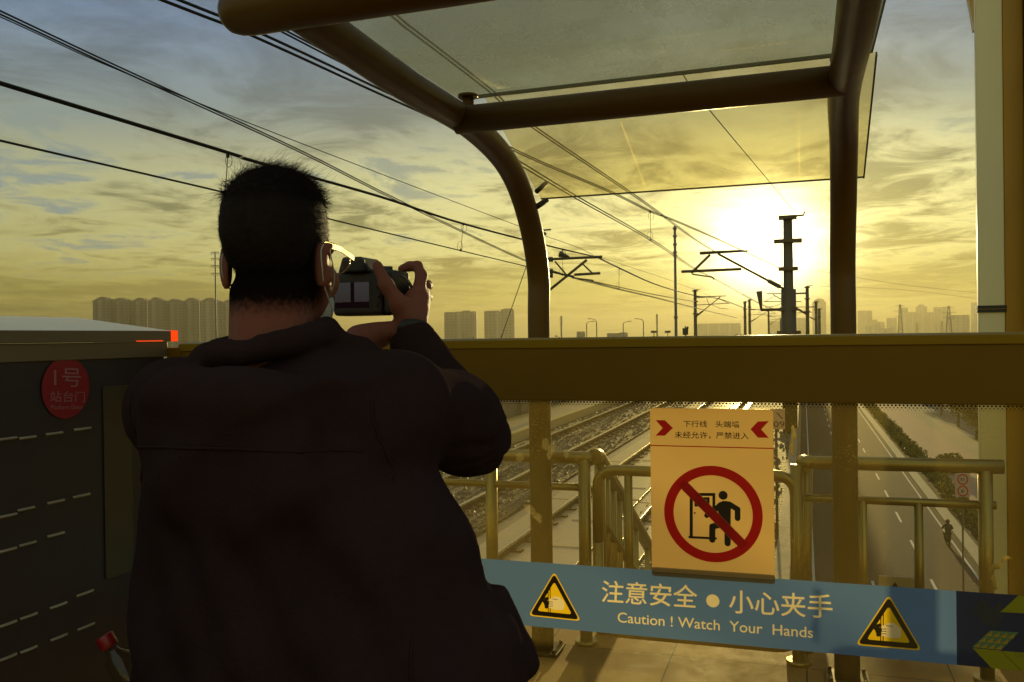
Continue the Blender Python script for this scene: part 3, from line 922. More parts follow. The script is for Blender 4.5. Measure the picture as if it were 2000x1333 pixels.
# ------------------------------------------------------------------ haze over the city
hz = MB(); hz.lohi((-3500, -600, GZ - 1), (3500, 4200, 84)).add([], [])
hm = bpy.data.materials.new('haze_air'); hm.use_nodes = True
hm.node_tree.nodes.clear(); hb = NB(hm.node_tree)
pv = hb.n('ShaderNodeVolumePrincipled')
pv.inputs['Color'].default_value = (.28, .255, .15, 1); pv.inputs['Density'].default_value = .00055; pv.inputs['Anisotropy'].default_value = .55
ho = hb.n('ShaderNodeOutputMaterial'); hm.node_tree.links.new(pv.outputs[0], ho.inputs['Volume'])
h_o = hz.build('haze', hm); h_o['kind'] = 'stuff'
# ------------------------------------------------------------------ glass canopy over the stairs
t = thing('glass_canopy', 'brown tubular canopy with glass panes arching over the stairs to the tracks', 'canopy', (-.5, 4.1, 0))
XL, XR, YP = -1.197, .14, 4.10
for X, dr_ in ((XL, 0), (XR, 1)):
    Xp = X if not dr_ else .165
    path = spline([(Xp, YP, 0), (Xp, YP, .8), (Xp, YP, 1.55), (Xp, YP, 1.80), (Xp, 3.955, 2.045), (X + (Xp - X) * .7, 3.69, 2.225), (X, 3.24, 2.305), (X, 2.6, 2.308), (X, 1.95, 2.328)], 8)
    b = MB(); b.tube(path, .0525, 24); b.build('bent_post', m_tube, t)
    f = MB(); f.lohi((Xp - .09, YP - .09, .004), (Xp + .09, YP + .09, .016))
    for sx in (-.07, .07):
        for sy in (-.07, .07): f.tube([(Xp + sx, YP + sy, .016), (Xp + sx, YP + sy, .032)], .009, 6)
    f.build('base_plate', m_tube, t, bev=.002)
b = MB(); b.tube([(XL, 3.06, 2.292), (XR, 3.06, 2.305)], .05, 24); b.build('cross_tube', m_tube, t)
b = MB(); xs = [-1.39, -1.385, -1.37, -1.345, -1.31, -1.2, .9]
b.tube([(x, 1.95, 2.335 + .01 * (x + 1)) for x in xs], [.016, .038, .052, .060, .063, .063, .063], 28); b.build('cross_tube', m_tube, t)
g_roof = glass('canopy_glass', (.90, .88, .72), .5, .16, (.72, .68, .42), .2, 90, base_dust=.26)
g_front = glass('canopy_front_glass', (.95, .91, .72), .5, .14, (.74, .62, .28), .15, 120, base_dust=.10)
zt = 2.415
b = MB(); b.prism([(-1.25, .9, zt - .02), (.225, .9, zt), (.225, 3.20, zt + .01), (-1.235, 3.20, zt - .01)], (0, 0, .012)); b.build('roof_pane', g_roof, t)
lo_l, lo_r = on(1062, 388.5, Y=3.985), on(1691, 346, Y=3.985)
b = MB(); b.prism([(-1.16, 3.265, 2.425), (.246, 3.265, 2.437), (.246, 3.985, lo_r.z), (-1.145, 3.985, lo_l.z)], (0, .006, .010)); b.build('front_pane', g_front, t)
e = MB(); m_edge = mat('glass_edge', (.10, .09, .035), .3)
e.bar((-1.145, 3.985, lo_l.z), (.246, 3.985, lo_r.z), .012, .006); e.bar((.246, 3.265, 2.439), (.246, 3.985, lo_r.z), .006, .014)
e.bar((-1.235, 3.203, zt - .004), (.225, 3.203, zt + .016), .006, .014); e.bar((.227, .9, zt + .006), (.227, 3.2, zt + .016), .006, .014)
e.build('pane_edge', m_edge, t)
for X in (XL + .02, XR - .01):
    for Y in (3.13, 1.95):
        s = MB(); s.tube([(X, Y, 2.36 if Y < 2 else 2.33), (X, Y, zt - .022)], .022, 14); s.tube([(X, Y, zt - .024), (X, Y, zt - .013)], .037, 16); s.build('standoff', m_tube, t)
    c = MB(); z = lo_l.z + .03
    c.tube([(X + .035, 3.90, z - .01), (X + .068, 3.95, z + .035)], .011, 10); c.build('pane_clamp', m_dark, t); c = MB(); c.tube([(X + .03, 3.92, z - .075), (X + .064, 3.97, z - .04)], .013, 10); c.build('pane_clamp', m_dark, t)

# ------------------------------------------------------------------ railings at the platform end
YR = 4.25
t = thing('railing', 'left stainless railing section beside the stairs, turning down into the stair handrail', 'railing', (-1.6, YR, 0), 'stainless railings at the platform end')
r = .031
b = MB(); b.tube([(-3.2, YR, .905)] + fillet([(-2.4, YR, .905), (-1.0, YR, .905), (-1.0, YR + .07, .905)], .05) , r, 14); b.build('top_rail', m_rail, t)
b = MB(); b.tube([(-3.2, YR, .76), (-1.02, YR, .76)], .018, 12); b.build('cross_rail', m_rail, t); b = MB(); b.tube([(-3.2, YR, .10), (-1.02, YR, .10)], .022, 12); b.build('cross_rail', m_rail, t)
for x in (-1.02, -1.50, -2.3, -3.1):
    b = MB(); b.tube([(x, YR, 0), (x, YR, .9)], .030, 14); b.tube([(x, YR, .002), (x, YR, .02)], .055, 16); b.build('post', m_rail, t)
t2 = thing('railing', 'right stainless railing section ending at the white pillar', 'railing', (.4, YR, 0), 'stainless railings at the platform end')
xe = on(1960, 910, Y=YR).x
b = MB(); b.tube(fillet([(.0, YR + .12, .90), (.0, YR, .915), (.3, YR, .917), (xe, YR, .92)], .045), r, 14); b.build('top_rail', m_rail, t2)
b = MB(); b.tube([(0.0, YR, .755), (xe - .03, YR, .755)], .018, 12); b.build('cross_rail', m_rail, t2); b = MB(); b.tube([(0.0, YR, .10), (xe - .03, YR, .10)], .022, 12); b.build('cross_rail', m_rail, t2)
for px in (1557, 1925):
    x = on(px, 1000, Y=YR).x
    b = MB(); b.tube([(x, YR, 0), (x, YR, .905)], .029, 14); b.tube([(x, YR, .002), (x, YR, .02)], .055, 16); b.build('post', m_rail, t2)
for px in (1685, 1794):
    x = on(px, 1000, Y=YR).x
    b = MB(); b.tube([(x, YR, .1), (x, YR, .755)], .019, 12); b.build('baluster', m_rail, t2)
g = thing('stair_gate', 'low gate of bent steel tube closing the stairs between the two railings', 'gate', (-.5, YR, 0))
b = MB(); b.tube(fillet([(-.955, YR, .5), (-.955, YR, .85), (-.04, YR, .85), (-.04, YR, .07), (-.955, YR, .07), (-.955, YR, .5)], .09), .026, 14); b.build('frame', m_rail, g)
for px in (1228, 1310, 1395, 1480):
    x = on(px, 1000, Y=YR).x; b = MB(); b.tube([(x, YR, .07), (x, YR, .85)], .020, 12); b.build('bar', m_rail, g)
for X, lab in ((-.98, 'sloping stair handrail left of the stairs'), (.0, 'sloping stair handrail right of the stairs, behind the right railing')):
    h = thing('stair_handrail', lab, 'handrail', (X, 5, -.5), 'stair handrails')
    if X < -.5:
        run = fillet([(X, YR + .02, .905), (X, YR + .12, .905), (X, 6.55, -.26), (X, 6.7, -.26)], .06)
    else:
        run = fillet([(X, YR + .05, .90), (X, YR + .14, .90), (X, 6.55, -.26), (X, 6.7, -.26)], .06)
    b = MB(); b.tube(run, .038, 12); b.build('top_rail', m_rail, h)
    b = MB(); b.tube([(X, YR + .15, .58), (X, 6.5, -.53)], .022, 10); b.build('cross_rail', m_rail, h); b = MB(); b.tube([(X, YR + .15, .20), (X, 6.5, -.91)], .022, 10); b.build('cross_rail', m_rail, h)
    for k, Y in enumerate((4.42, 4.58, 4.74, 4.9, 5.1, 5.4, 5.8, 6.2)):
        zz = .905 - (Y - 4.37) * .53; b = MB(); b.tube([(X, Y, zz - .9), (X, Y, zz)], .028 if k == 0 else .017, 10); b.build('baluster', m_rail, h)

# ------------------------------------------------------------------ white pillar at the right
x0, x1, x2 = on(1908, 330, Y=4.75).x, on(1961, 330, Y=4.75).x, on(2090, 330, Y=4.75).x
p = thing('white_pillar', 'tall white clad pillar at the right edge behind the railing end', 'pillar', (x0, 4.75, 0))
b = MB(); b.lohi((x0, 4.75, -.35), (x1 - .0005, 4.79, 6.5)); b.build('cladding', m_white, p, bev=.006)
b = MB(); z = on(1940, 606, Y=4.745).z
b.lohi((x0 - .006, 4.742, z - .010), (x1 + .004, 4.80, z + .004)); b.lohi((x0 - .006, 4.738, z + .008), (x1 + .004, 4.80, z + .022)); b.build('strap', m_dark, p)
b = MB(); b.prism([on(1880, -60, Y=4.9), on(1896, 20, Y=4.9), on(1902, 58, Y=4.9), on(1910, 58, Y=4.9), on(1912, -60, Y=4.9)], (0, .05, 0)); b.build('cable_clip', mat('clip_metal', (.35, .30, .16), .4, .3), p)
p = thing('brown_frame_post', 'brown painted steel frame post beside the white pillar at the right edge', 'post', (x1, 4.7, 0))
b = MB(); b.lohi((x1, 4.745, -.35), (x1 + .085, 5.1, 6.5)); b.build('flange', m_brownpost, p, bev=.005)
b = MB(); b.lohi((x1 + .088, 4.66, -.35), (x2 + .3, 5.1, 6.5)); b.build('web', m_bronze, p, bev=.005)
wr = mat('torn_film', (.75, .62, .22), .4, 0, .2, 20, transl=.5)


def ribbon(pts, w, axis=(1, 0, 0)):
    P = spline(pts, 5); n = len(P); vs = []
    for i, q in enumerate(P):
        a = Vector(axis) @ Matrix.Rotation(.9 * math.sin(i * .7), 3, 'Y').transposed()
        ww = w * (.45 + .55 * math.sin(math.pi * (i + .6) / (n + .2)))
        vs += [q - a * ww, q + a * ww]
    return vs, [(2 * i, 2 * i + 1, 2 * i + 3, 2 * i + 2) for i in range(n - 1)]


vs, fs = ribbon([on(1946, 1152, Y=4.17), on(1938, 1130, Y=4.16), on(1944, 1110, Y=4.15), on(1958, 1093, Y=4.16), on(1975, 1090, Y=4.19)], .016, (.9, 0, .4))
o = MB().add(vs, fs, True).build('torn_film', wr); s = o.modifiers.new('thick', 'SOLIDIFY'); s.thickness = .002
tag(o, 'torn strip of pale yellow film tied round the right railing post', 'film strip')
vs, fs = ribbon([on(1549, 890, Y=4.24), on(1546, 870, Y=4.26), on(1552, 850, Y=4.27), on(1547, 832, Y=4.28)], .012, (1, 0, .1))
o = MB().add(vs, fs, True).build('torn_film', wr); s = o.modifiers.new('thick', 'SOLIDIFY'); s.thickness = .002
tag(o, 'thin torn strip of yellow film standing up from the bend of the right railing', 'film strip')

# ------------------------------------------------------------------ platform end gate with glass
YG = 2.25
GL, GR = -1.74, .62
t = thing('platform_end_gate', 'bronze framed glass barrier with a deep top beam closing the platform end', 'barrier', (-.5, YG, 0))
zb = CAM_Z - .165
b = MB(); b.lohi((GL, YG - .045, zb), (GR, YG + .045, CAM_Z - .030)); b.build('top_beam', m_bronze, t, bev=.003)
b = MB(); b.prism([(GL, YG - .049, CAM_Z - .0305), (GL, YG - .052, CAM_Z - .009), (GL, YG - .035, CAM_Z - .0045), (GL, YG + .05, CAM_Z - .0045), (GL, YG + .05, CAM_Z - .0305)], (GR - GL, 0, 0)); b.build('top_cap', m_bronze2, t, bev=.0015)
b = MB(); b.lohi((GL, YG - .04, .02), (GR, YG + .04, .16)); b.build('bottom_rail', m_bronze, t, bev=.003)
for x in (GL - .052, GR + .002):
    b = MB(); b.lohi((x, YG - .045, .004), (x + .05, YG + .045, CAM_Z - .02)); b.build('end_post', m_bronze, t, bev=.004)
g_gate = glass('gate_glass', (.93, .89, .74), .3, .05, (.80, .60, .17), .6, 210, base_dust=.04)
b = MB(); b.lohi((GL + .002, YG - .006, .158), (GR - .002, YG + .006, zb + .002)); b.build('glass_pane', g_gate, t)
# dried splashes on the glass
m_smudge = glass('dried_splash', (.97, .95, .88), .2, .10, (.75, .66, .34), 0, base_dust=.16)
for px, py, rx_s, rz_s, an in ((1066, 868, 8, 14, .2), (1078, 877, 7, 12, -.5), (1073, 889, 5, 10, -.2), (1015, 893, 8, 11, .3), (1106, 886, 5, 9, .1), (1034, 995, 8, 14, .9), (1047, 1008, 7, 12, 1.1), (1052, 1016, 5, 8, .8)):
    q = on(px, py, Y=YG - .0064); kx = q.y / FPX; b = MB(); n = 20
    b.flat([(q.x + kx * (rx_s * math.cos(a) * math.cos(an) - rz_s * math.sin(a) * math.sin(an)) * (1 + .18 * math.sin(3 * a + px)), q.y, q.z + kx * (rx_s * math.cos(a) * math.sin(an) + rz_s * math.sin(a) * math.cos(an)) * (1 + .15 * math.sin(2 * a + py))) for a in [2 * math.pi * i / n for i in range(n)]])
    b.build('dried_splash', m_smudge, t)
# dotted black edge print under the beam
b = MB(); YF = YG - .0066; m_frit = mat('black_print', (.012, .010, .006), .5)
pitch = .0083; n = int((GR - GL) / pitch)
for k in range(n):
    x = GL + .004 + k * pitch
    for zz, rr, sh in ((zb + .0005, .0040, 0), (zb - .0058, .0026, .5), (zb - .0115, .0017, 0), (zb - .0165, .0009, .5)):
        b.flat([(x + sh * pitch + rr * math.cos(a), YF, zz + rr * math.sin(a)) for a in [i * math.pi / 4 for i in range(8)]])
b.build('dotted_edge_print', m_frit, t)


# ------------------------------------------------------------------ lettering and flat graphics
def text_verts(s, bold=0.0):
    cu = bpy.data.curves.new('lettering', 'FONT'); cu.body = s; cu.offset = bold; cu.resolution_u = 4
    ob = bpy.data.objects.new('lettering', cu); COL.objects.link(ob)
    dg = bpy.context.evaluated_depsgraph_get(); dg.update()
    me = bpy.data.meshes.new_from_object(ob.evaluated_get(dg))
    v = np.array([x.co[:] for x in me.vertices]); f = [tuple(p.vertices) for p in me.polygons]
    bpy.data.objects.remove(ob); bpy.data.meshes.remove(me)
    lo, hi = v.min(0), v.max(0)
    return (v - lo)[:, :2] / (hi - lo)[:2], f


def text_on(name, s, lb, rb, lt, m, Y, parent, bold=0.0, X=None):
    """lettering filling the parallelogram given by photograph points (left-bottom, right-bottom, left-top) on plane y=Y (or x=X)"""
    v, f = text_verts(s, bold)
    A, B, C = (on(*q, Y=Y) if X is None else on(*q, X=X) for q in (lb, rb, lt))
    P = [A + (B - A) * x + (C - A) * y for x, y in v]
    return MB().add(P, f).build(name, m, parent)


class Flat:
    """layers of flat print on the plane y=Y, each outline a hair in front of the last"""
    def __init__(self, Y): self.Y = Y; self.mbs = {}; self.k = 0
    def poly(self, key, pts, cen=None):
        self.k += 1; Y = self.Y - .00012 * self.k
        mb = self.mbs.setdefault(key, MB()); mb.flat([(p[0], Y, p[1]) for p in pts])
    def ring(self, key, c, r0, r1, n=64):
        self.k += 1; Y = self.Y - .00012 * self.k; mb = self.mbs.setdefault(key, MB())
        vs = [(c[0] + r * math.cos(a), Y, c[1] + r * math.sin(a)) for r in (r0, r1) for a in [i * 2 * math.pi / n for i in range(n)]]
        mb.add(vs, [(i, (i + 1) % n, n + (i + 1) % n, n + i) for i in range(n)])
    def disc(self, key, c, r, n=40, e=1.0):
        self.poly(key, [(c[0] + r * math.cos(a), c[1] + e * r * math.sin(a)) for a in [i * 2 * math.pi / n for i in range(n)]])
    def stroke(self, key, a, b2, w, cap=True):
        a, b2 = Vector(a), Vector(b2); d = (b2 - a).normalized(); s = math.atan2(d.y, d.x); pts = []
        for c, off in ((b2, -math.pi / 2), (a, math.pi / 2)):
            for i in range(9 if cap else 2):
                th = s + off + (math.pi * i / 8 if cap else math.pi * i)
                pts.append((c.x + w / 2 * math.cos(th), c.y + w / 2 * math.sin(th)))
        self.poly(key, pts)


def rounded(pts, r, n=5):
    P = [Vector(p) for p in pts]; out = []; k = len(P)
    for i in range(k):
        a, c, b2 = P[i - 1], P[i], P[(i + 1) % k]
        u, w = (a - c).normalized(), (b2 - c).normalized()
        for j in range(n + 1):
            t = j / n; out.append((c + u * r) * (1 - t) ** 2 + c * 2 * t * (1 - t) + (c + w * r) * t * t)
    return out


def paper(name, col, tr=.45, rough=.45):
    return mat(name, col, rough, 0, .05, 3, transl=tr, spec=.4)


m_sign = paper('sign_board', (.66, .44, .17), .5)
m_red = paper('sign_red', (.62, .015, .010), .35)
m_black = paper('sign_black', (.030, .020, .008), .05)
m_blue = paper('strip_blue', (.14, .26, .56), .38)
m_cream = paper('strip_cream', (.90, .77, .50), .58)
m_yel = paper('warn_yellow', (.92, .62, .015), .58)
m_brown = paper('warn_brown', (.055, .032, .008), .05)
m_navy = paper('strip_navy', (.022, .028, .075), .2)
m_olive = paper('strip_olive', (.36, .34, .015), .3)
m_teal = paper('strip_teal', (.14, .25, .12), .3)
m_grey = paper('strip_grey', (.045, .05, .06), .2)

# blue caution strip stuck on the glass: white translucent film, printed blue except for the lettering
from mathutils.geometry import delaunay_2d_cdt
YB = YG - .0078


def pz(px, py): q = on(px, py, Y=YB); return (q.x, q.z)


def text_faces(s, lb, rb, lt, bold):
    v, f = text_verts(s, bold); A, B, C = (on(*q, Y=YB) for q in (lb, rb, lt))
    P = [A + (B - A) * x + (C - A) * y for x, y in v]
    return [[(P[i].x, P[i].z) for i in t] for t in f]


def inlay(layers):
    """split overlapping outlines into butted faces: each place belongs to the last layer that covers it"""
    vs, es, shapes = [], [], []
    for k, polys in enumerate(layers):
        for p in polys:
            p = [Vector(q) for q in p]; o = len(vs); n = len(p)
            if abs(sum(p[i - 1].x * p[i].y - p[i].x * p[i - 1].y for i in range(n))) < 2e-9: continue
            es += [(o + i, o + (i + 1) % n) for i in range(n)]; vs += p
            shapes.append((k, p, min(q.x for q in p), max(q.x for q in p), min(q.y for q in p), max(q.y for q in p)))
    V, E, F, ov, oe, of = delaunay_2d_cdt(vs, es, [], 0, 1e-7)
    out = [[] for _ in layers]
    for f in F:
        x = sum(V[i].x for i in f) / len(f); y = sum(V[i].y for i in f) / len(f); best = -1
        for k, p, x0, x1, y0, y1 in shapes:
            if k > best and x0 <= x <= x1 and y0 <= y <= y1:
                ins = False
                for i in range(len(p)):
                    a, c = p[i - 1], p[i]
                    if (a.y > y) != (c.y > y) and x < (c.x - a.x) * (y - a.y) / (c.y - a.y) + a.x: ins = not ins
                if ins: best = k
        if best >= 0: out[best].append(tuple(f))
    return V, out


zt_, zb_ = CAM_Z - .5910, CAM_Z - .7595
st = thing('caution_strip', 'long blue caution strip with cream lettering stuck across the glass barrier', 'sticker', (-.3, YB, zb_))
xr = on(1868, 1200, Y=YB).x
Z4 = lambda x, y: (950 + x / 3.636, 1080 + y / 3.636)
Z5 = lambda x, y: (1450 + x / 3.636, 1080 + y / 3.636)
cz = text_faces('注意安全', Z4(815, 351), Z4(1494, 396), Z4(822, 193), .008) + text_faces('小心夹手', Z4(1722, 428), Z5(640, 470), Z4(1722, 262), .008)
en = text_faces('Caution ! Watch  Your  Hands', Z4(932, 494), Z5(502, 606), Z4(932, 422), .004)
c = pz(*Z4(1608, 342)); r_ = pz(*Z4(1655, 342))[0] - c[0]
dot = [[(c[0] + r_ * math.cos(a), c[1] + r_ * math.sin(a)) for a in [2 * math.pi * i / 40 for i in range(40)]]]
TR = []
for cor in ((Z4(482, 133), Z4(298, 447), Z4(672, 486)), (Z5(1040, 296), Z5(803, 655), Z5(1276, 696))):
    A, Bq, Cq = [Vector(pz(*q)) for q in cor]
    mid = (Bq + Cq) / 2; ux = (Cq - Bq) / 2; uy = A - mid
    M = lambda x, y: mid + ux * x + uy * y
    S = ux.length * 2
    cen = M(0, .36)
    def tri(s): return [cen + (M(0, 1) - cen) * s, cen + (M(-1, 0) - cen) * s, cen + (M(1, 0) - cen) * s]
    def circ(x, y, r): q = M(x, y); return [(q.x + r * math.cos(a), q.y + r * math.sin(a)) for a in [2 * math.pi * i / 14 for i in range(14)]]
    KK = [[M(x - .015, .10), M(x + .015, .10), M(x + .015, .74 if x > -.2 else .64), M(x - .015, .74 if x > -.2 else .64)] for x in (-.235, -.16)]
    for (x, y, r) in ((-.27, .41, .030), (-.33, .39, .034), (-.38, .34, .034), (-.33, .29, .036), (-.31, .23, .034), (-.27, .32, .04), (-.27, .25, .03)): KK.append(circ(x, y, r * S))
    HA = [[M(x, y) for x, y in ((-.2, .22), (-.2, .41), (-.07, .42), (-.07, .445), (.0, .475), (.2, .46), (.36, .38), (.38, .27), (.34, .20), (.05, .185), (-.1, .20))]]
    LL = [[M(-.2, y - .006), M(-.06, y - .006), M(-.06, y + .006), M(-.2, y + .006)] for y in (.255, .30, .345)]
    LL.append([M(-.07, .405), M(.12, .40), M(.12, .412), M(-.07, .417)])
    TR += [('warning_triangle', m_yel, [rounded(tri(1.0), .09 * S)]), ('triangle_border', m_brown, [rounded(tri(.93), .085 * S)]), ('triangle_field', m_yel, [rounded(tri(.66), .06 * S)]),
           ('door_symbol', m_brown, KK), ('hand_symbol', m_cream, HA), ('finger_line', m_brown, LL)]
lay = [('strip_sheet', m_blue, [[(GL + .03, zb_), (xr, zb_), (xr, zt_), (GL + .03, zt_)]]), ('chinese_lettering', m_cream, cz), ('round_dot', m_cream, dot), ('english_lettering', m_cream, en)] + TR
V2, parts = inlay([l[2] for l in lay])
holder = None
for fs, (nm, mm, _) in zip(parts, lay):
    used = sorted({i for f in fs for i in f}); ix = {j: k for k, j in enumerate(used)}
    b = MB().add([(V2[j].x, YB, V2[j].y) for j in used], [tuple(ix[i] for i in f) for f in fs])
    if nm in ('strip_sheet', 'chinese_lettering', 'round_dot', 'english_lettering', 'warning_triangle'):
        holder = b.build(nm, mm, st)
    else: b.build(nm, mm, holder)
b = MB(); b.flat([(xr, YB, zb_), (GR - .01, YB, zb_), (GR - .01, YB, zt_), (xr, YB, zt_)]); b.build('strip_end_sheet', m_navy, st)
# geometric pattern at the right end
G = lambda x, y: pz(1820 + x / 5.722, 1100 + y / 5.722)
fl = Flat(YB - .0006)
clampx = lambda P: [(min(p[0], GR - .012), min(max(p[1], zb_ + .0004), zt_ - .0004)) for p in P]
fl.poly('g', clampx([G(*q) for q in ((560, 400), (600, 400), (650, 490), (720, 500), (730, 410), (780, 430), (790, 620), (700, 740), (560, 660), (450, 520))]))
fl.poly('o', clampx([G(*q) for q in ((967, 340), (1330, 330), (1330, 575), (763, 548))]))
fl.poly('t', clampx([G(*q) for q in ((650, 752), (970, 776), (775, 972), (448, 941))]))
A, Bq, Cq, Dq = [Vector(G(*q)) for q in ((448, 941), (775, 972), (970, 776), (650, 752))]
for i in range(4):
    for j in range(3):
        P = lambda u, v: A + (Bq - A) * (u / 4) + (Dq - A) * (v / 3)
        fl.poly('y', [P(i + .06, j + .06), P(i + .94, j + .06), P(i + .4, j + .9)])
fl.poly('o2', clampx([G(*q) for q in ((452, 947), (766, 975), (1000, 1215), (668, 1175))]))
fl.poly('o3', clampx([G(*q) for q in ((776, 978), (1330, 1020), (1330, 1240), (1008, 1216))]))
for k2, nm, mm in (('g', 'pattern_shape', m_grey), ('o', 'pattern_chevron', m_olive), ('o2', 'pattern_chevron', m_olive), ('o3', 'pattern_chevron', m_olive), ('t', 'pattern_band', m_teal), ('y', 'pattern_triangles', paper('strip_gold', (.50, .34, .04), .3))):
    fl.mbs[k2].build(nm, mm, st)
fl = Flat(YB - .0022)
for cx_, cy_, rr in ((915, 625, .0085), (1010, 625, .0085)):
    c = G(cx_, cy_); fl.ring('r', c, rr, rr * .9, 32)
for k in range(5): fl.ring('r', G(1180, 1010), .05 - .006 * k, .0492 - .006 * k, 48)
o = fl.mbs['r']; o.v = [(min(x, GR - .012), y, max(z, zb_ + .03)) for x, y, z in o.v]; o.build('pattern_lines', m_grey, st)

# prohibition notice
YS = YG - .0125
SX = lambda x, y: (1250 + x / 3.603, 780 + y / 3.603)


def sz(x, y): q = on(*SX(x, y), Y=YS); return Vector((q.x, q.z))


sg = thing('prohibition_notice', 'cream rectangular no entry notice with red ring and walking figure on the glass barrier', 'notice', (sz(510, 800).x, YS, sz(510, 1280).y))
co_ = [sz(73, 62), sz(943, 72), sz(943, 1262), sz(80, 1222)]
xl, xr_, zt2, zb2 = (co_[0].x + co_[3].x) / 2, (co_[1].x + co_[2].x) / 2, (co_[0].y + co_[1].y) / 2, (co_[2].y + co_[3].y) / 2
out = rounded([(xl, zt2), (xl, zb2), (xr_, zb2), (xr_, zt2)], .009)
b = MB(); n = len(out); b.flat([(p[0], YS, p[1]) for p in out])
b.add([(p[0], YS, p[1]) for p in out] + [(p[0], YS + .004, p[1]) for p in out], [(i, (i + 1) % n, n + (i + 1) % n, n + i) for i in range(n)])
b.build('notice_board', m_sign, sg)
b = MB(); dp = rounded([(xl, zb2 + .012), (xl, zb2 - .011), (xr_, zb2 - .011), (xr_, zb2 + .012)], .006)
b.flat([(p[0], YS + .0028, p[1]) for p in dp]); b.build('notice_backing', mat('notice_backing', (.20, .15, .07), .5), sg)
fl = Flat(YS - .0004)
fl.poly('r', [sz(*q) for q in ((110, 148), (175, 148), (232, 203), (175, 257), (110, 257), (160, 203))])
fl.poly('r', [sz(*q) for q in ((907, 155), (830, 157), (778, 212), (830, 271), (907, 272), (853, 213))])
fl.poly('r', [(xl, sz(76, 322).y), (xr_, sz(76, 322).y), (xr_, sz(76, 329).y), (xl, sz(76, 329).y)])
cc = sz(512, 807); R1 = (sz(858, 807) - sz(167, 807)).length / 2; R0 = R1 - (sz(233, 807) - sz(167, 807)).length
Q = lambda x, y: sz(x, y)
for P in (((350, 690), (372, 690), (372, 975), (350, 975)), ((398, 660), (530, 660), (530, 681), (398, 681)), ((510, 681), (530, 681), (530, 775), (510, 775)), ((342, 962), (540, 972), (540, 988), (342, 978)),
          ((384, 690), (490, 690), (490, 755), (384, 755))): fl.poly('k', [Q(*p) for p in P])
fl.poly('p', [Q(*p) for p in ((400, 705), (474, 705), (474, 740), (400, 740))])
fl.disc('k', Q(386, 800), .0022); fl.disc('k', Q(585, 676), (Q(617, 676) - Q(585, 676)).length)
W1 = (Q(640, 0) - Q(598, 0)).length
fl.poly('k', [Q(*p) for p in ((560, 735), (580, 716), (612, 716), (650, 732), (640, 760), (638, 905), (560, 905), (555, 800), (548, 795))])
fl.stroke('k', Q(628, 738), Q(688, 775), W1 * .95); fl.stroke('k', Q(687, 775), Q(687, 838), W1 * .95)
fl.stroke('k', Q(570, 740), Q(520, 785), W1 * .9); fl.stroke('k', Q(520, 785), Q(470, 818), W1 * .85)
fl.stroke('k', Q(617, 880), Q(617, 1013), W1 * 1.05); fl.stroke('k', Q(590, 875), Q(512, 895), W1 * 1.05); fl.stroke('k', Q(510, 895), Q(509, 988), W1 * 1.05)
fl.ring('s', cc, R1, R0, 96)
dq = (Q(700, 1000) - Q(315, 610)).normalized(); w = (R1 - R0) * .97; nn = Vector((-dq.y, dq.x))
L = (R0 + R1) / 2
fl.poly('w', [cc - dq * R0 * .985 + nn * w * .53, cc + dq * R0 * .985 + nn * w * .53, cc + dq * R0 * .985 - nn * w * .53, cc - dq * R0 * .985 - nn * w * .53])
fl.poly('s', [cc - dq * L + nn * w * .5, cc + dq * L + nn * w * .5, cc + dq * L - nn * w * .5, cc - dq * L - nn * w * .5])
for k2, nm, mm in (('r', 'red_mark', m_red), ('k', 'walking_figure', m_black), ('p', 'door_window', m_sign), ('w', 'bar_outline', m_sign), ('s', 'red_ring', m_red)):
    fl.mbs[k2].build(nm, mm, sg)
Yl = YS - .0006
for s, lb, rb, lt in (('下行线', (305, 197), (472, 198), (305, 150)), ('头端墙', (530, 198), (700, 202), (530, 152)), ('未经允许，', (243, 276), (497, 280), (243, 226)), ('严禁进入', (535, 278), (765, 283), (535, 231))):
    text_on('lettering', s, SX(*lb), SX(*rb), SX(*lt), m_black, Yl, sg, .008)

# ------------------------------------------------------------------ platform screen door at the left
XD = -1.79
m_psd = mat('door_grey', (.030, .022, .026), .45, 0, .1, 3)
m_head = mat('door_header', (.16, .125, .075), .4, .2, .1, 3)
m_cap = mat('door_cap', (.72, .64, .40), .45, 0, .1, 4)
ye = on(333, 665, X=XD).y
d = thing('platform_screen_door', 'half height platform screen door with pale sloping top and red end lamp', 'screen door', (XD, 1.0, 0))
zf, zg = CAM_Z + .030, CAM_Z - .001
yb = on(150, 620, X=XD - .26).y; zr = on(90, 619.5, X=XD - .26).z
b = MB(); Y0 = -6.0
fl_, fr_ = (XD + .012, Y0, zf), (XD + .012, ye - .012, zf)
bl_, br_ = (XD - .26, Y0, zr), (XD - .26, yb, zr)
er = (XD - .30, ye - .012, zf)
b.add([fl_, fr_, br_, bl_], [(0, 1, 2, 3)]); b.add([fr_, er, br_], [(0, 1, 2)]); b.add([bl_, br_, er, (XD - .30, Y0, zf)], [(0, 1, 2, 3)])
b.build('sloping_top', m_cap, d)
b = MB(); b.lohi((XD - .30, Y0, zg), (XD + .0125, ye - .012, zf - .0005)); b.build('top_fascia', m_head, d, bev=.002)
b = MB(); b.lohi((XD - .12, ye - .0115, zg), (XD + .014, ye + .016, zf + .001)); b.lohi((XD + .0131, ye - .16, zg + .0005), (XD + .0145, ye - .05, zg + .003))
b.build('red_lamp', emis('red_lamp_glow', (1.0, .06, .005), .85), d, bev=.006)
b = MB(); b.lohi((XD - .28, Y0, CAM_Z - .046), (XD + .006, ye - .02, zg - .001)); b.build('header', m_head, d, bev=.002)
b = MB(); b.lohi((XD - .26, Y0, .004), (XD, ye - .03, CAM_Z - .0465)); b.build('door_body', m_psd, d)
ya, yb2 = on(203, 1000, X=XD).y, on(257, 1000, X=XD).y
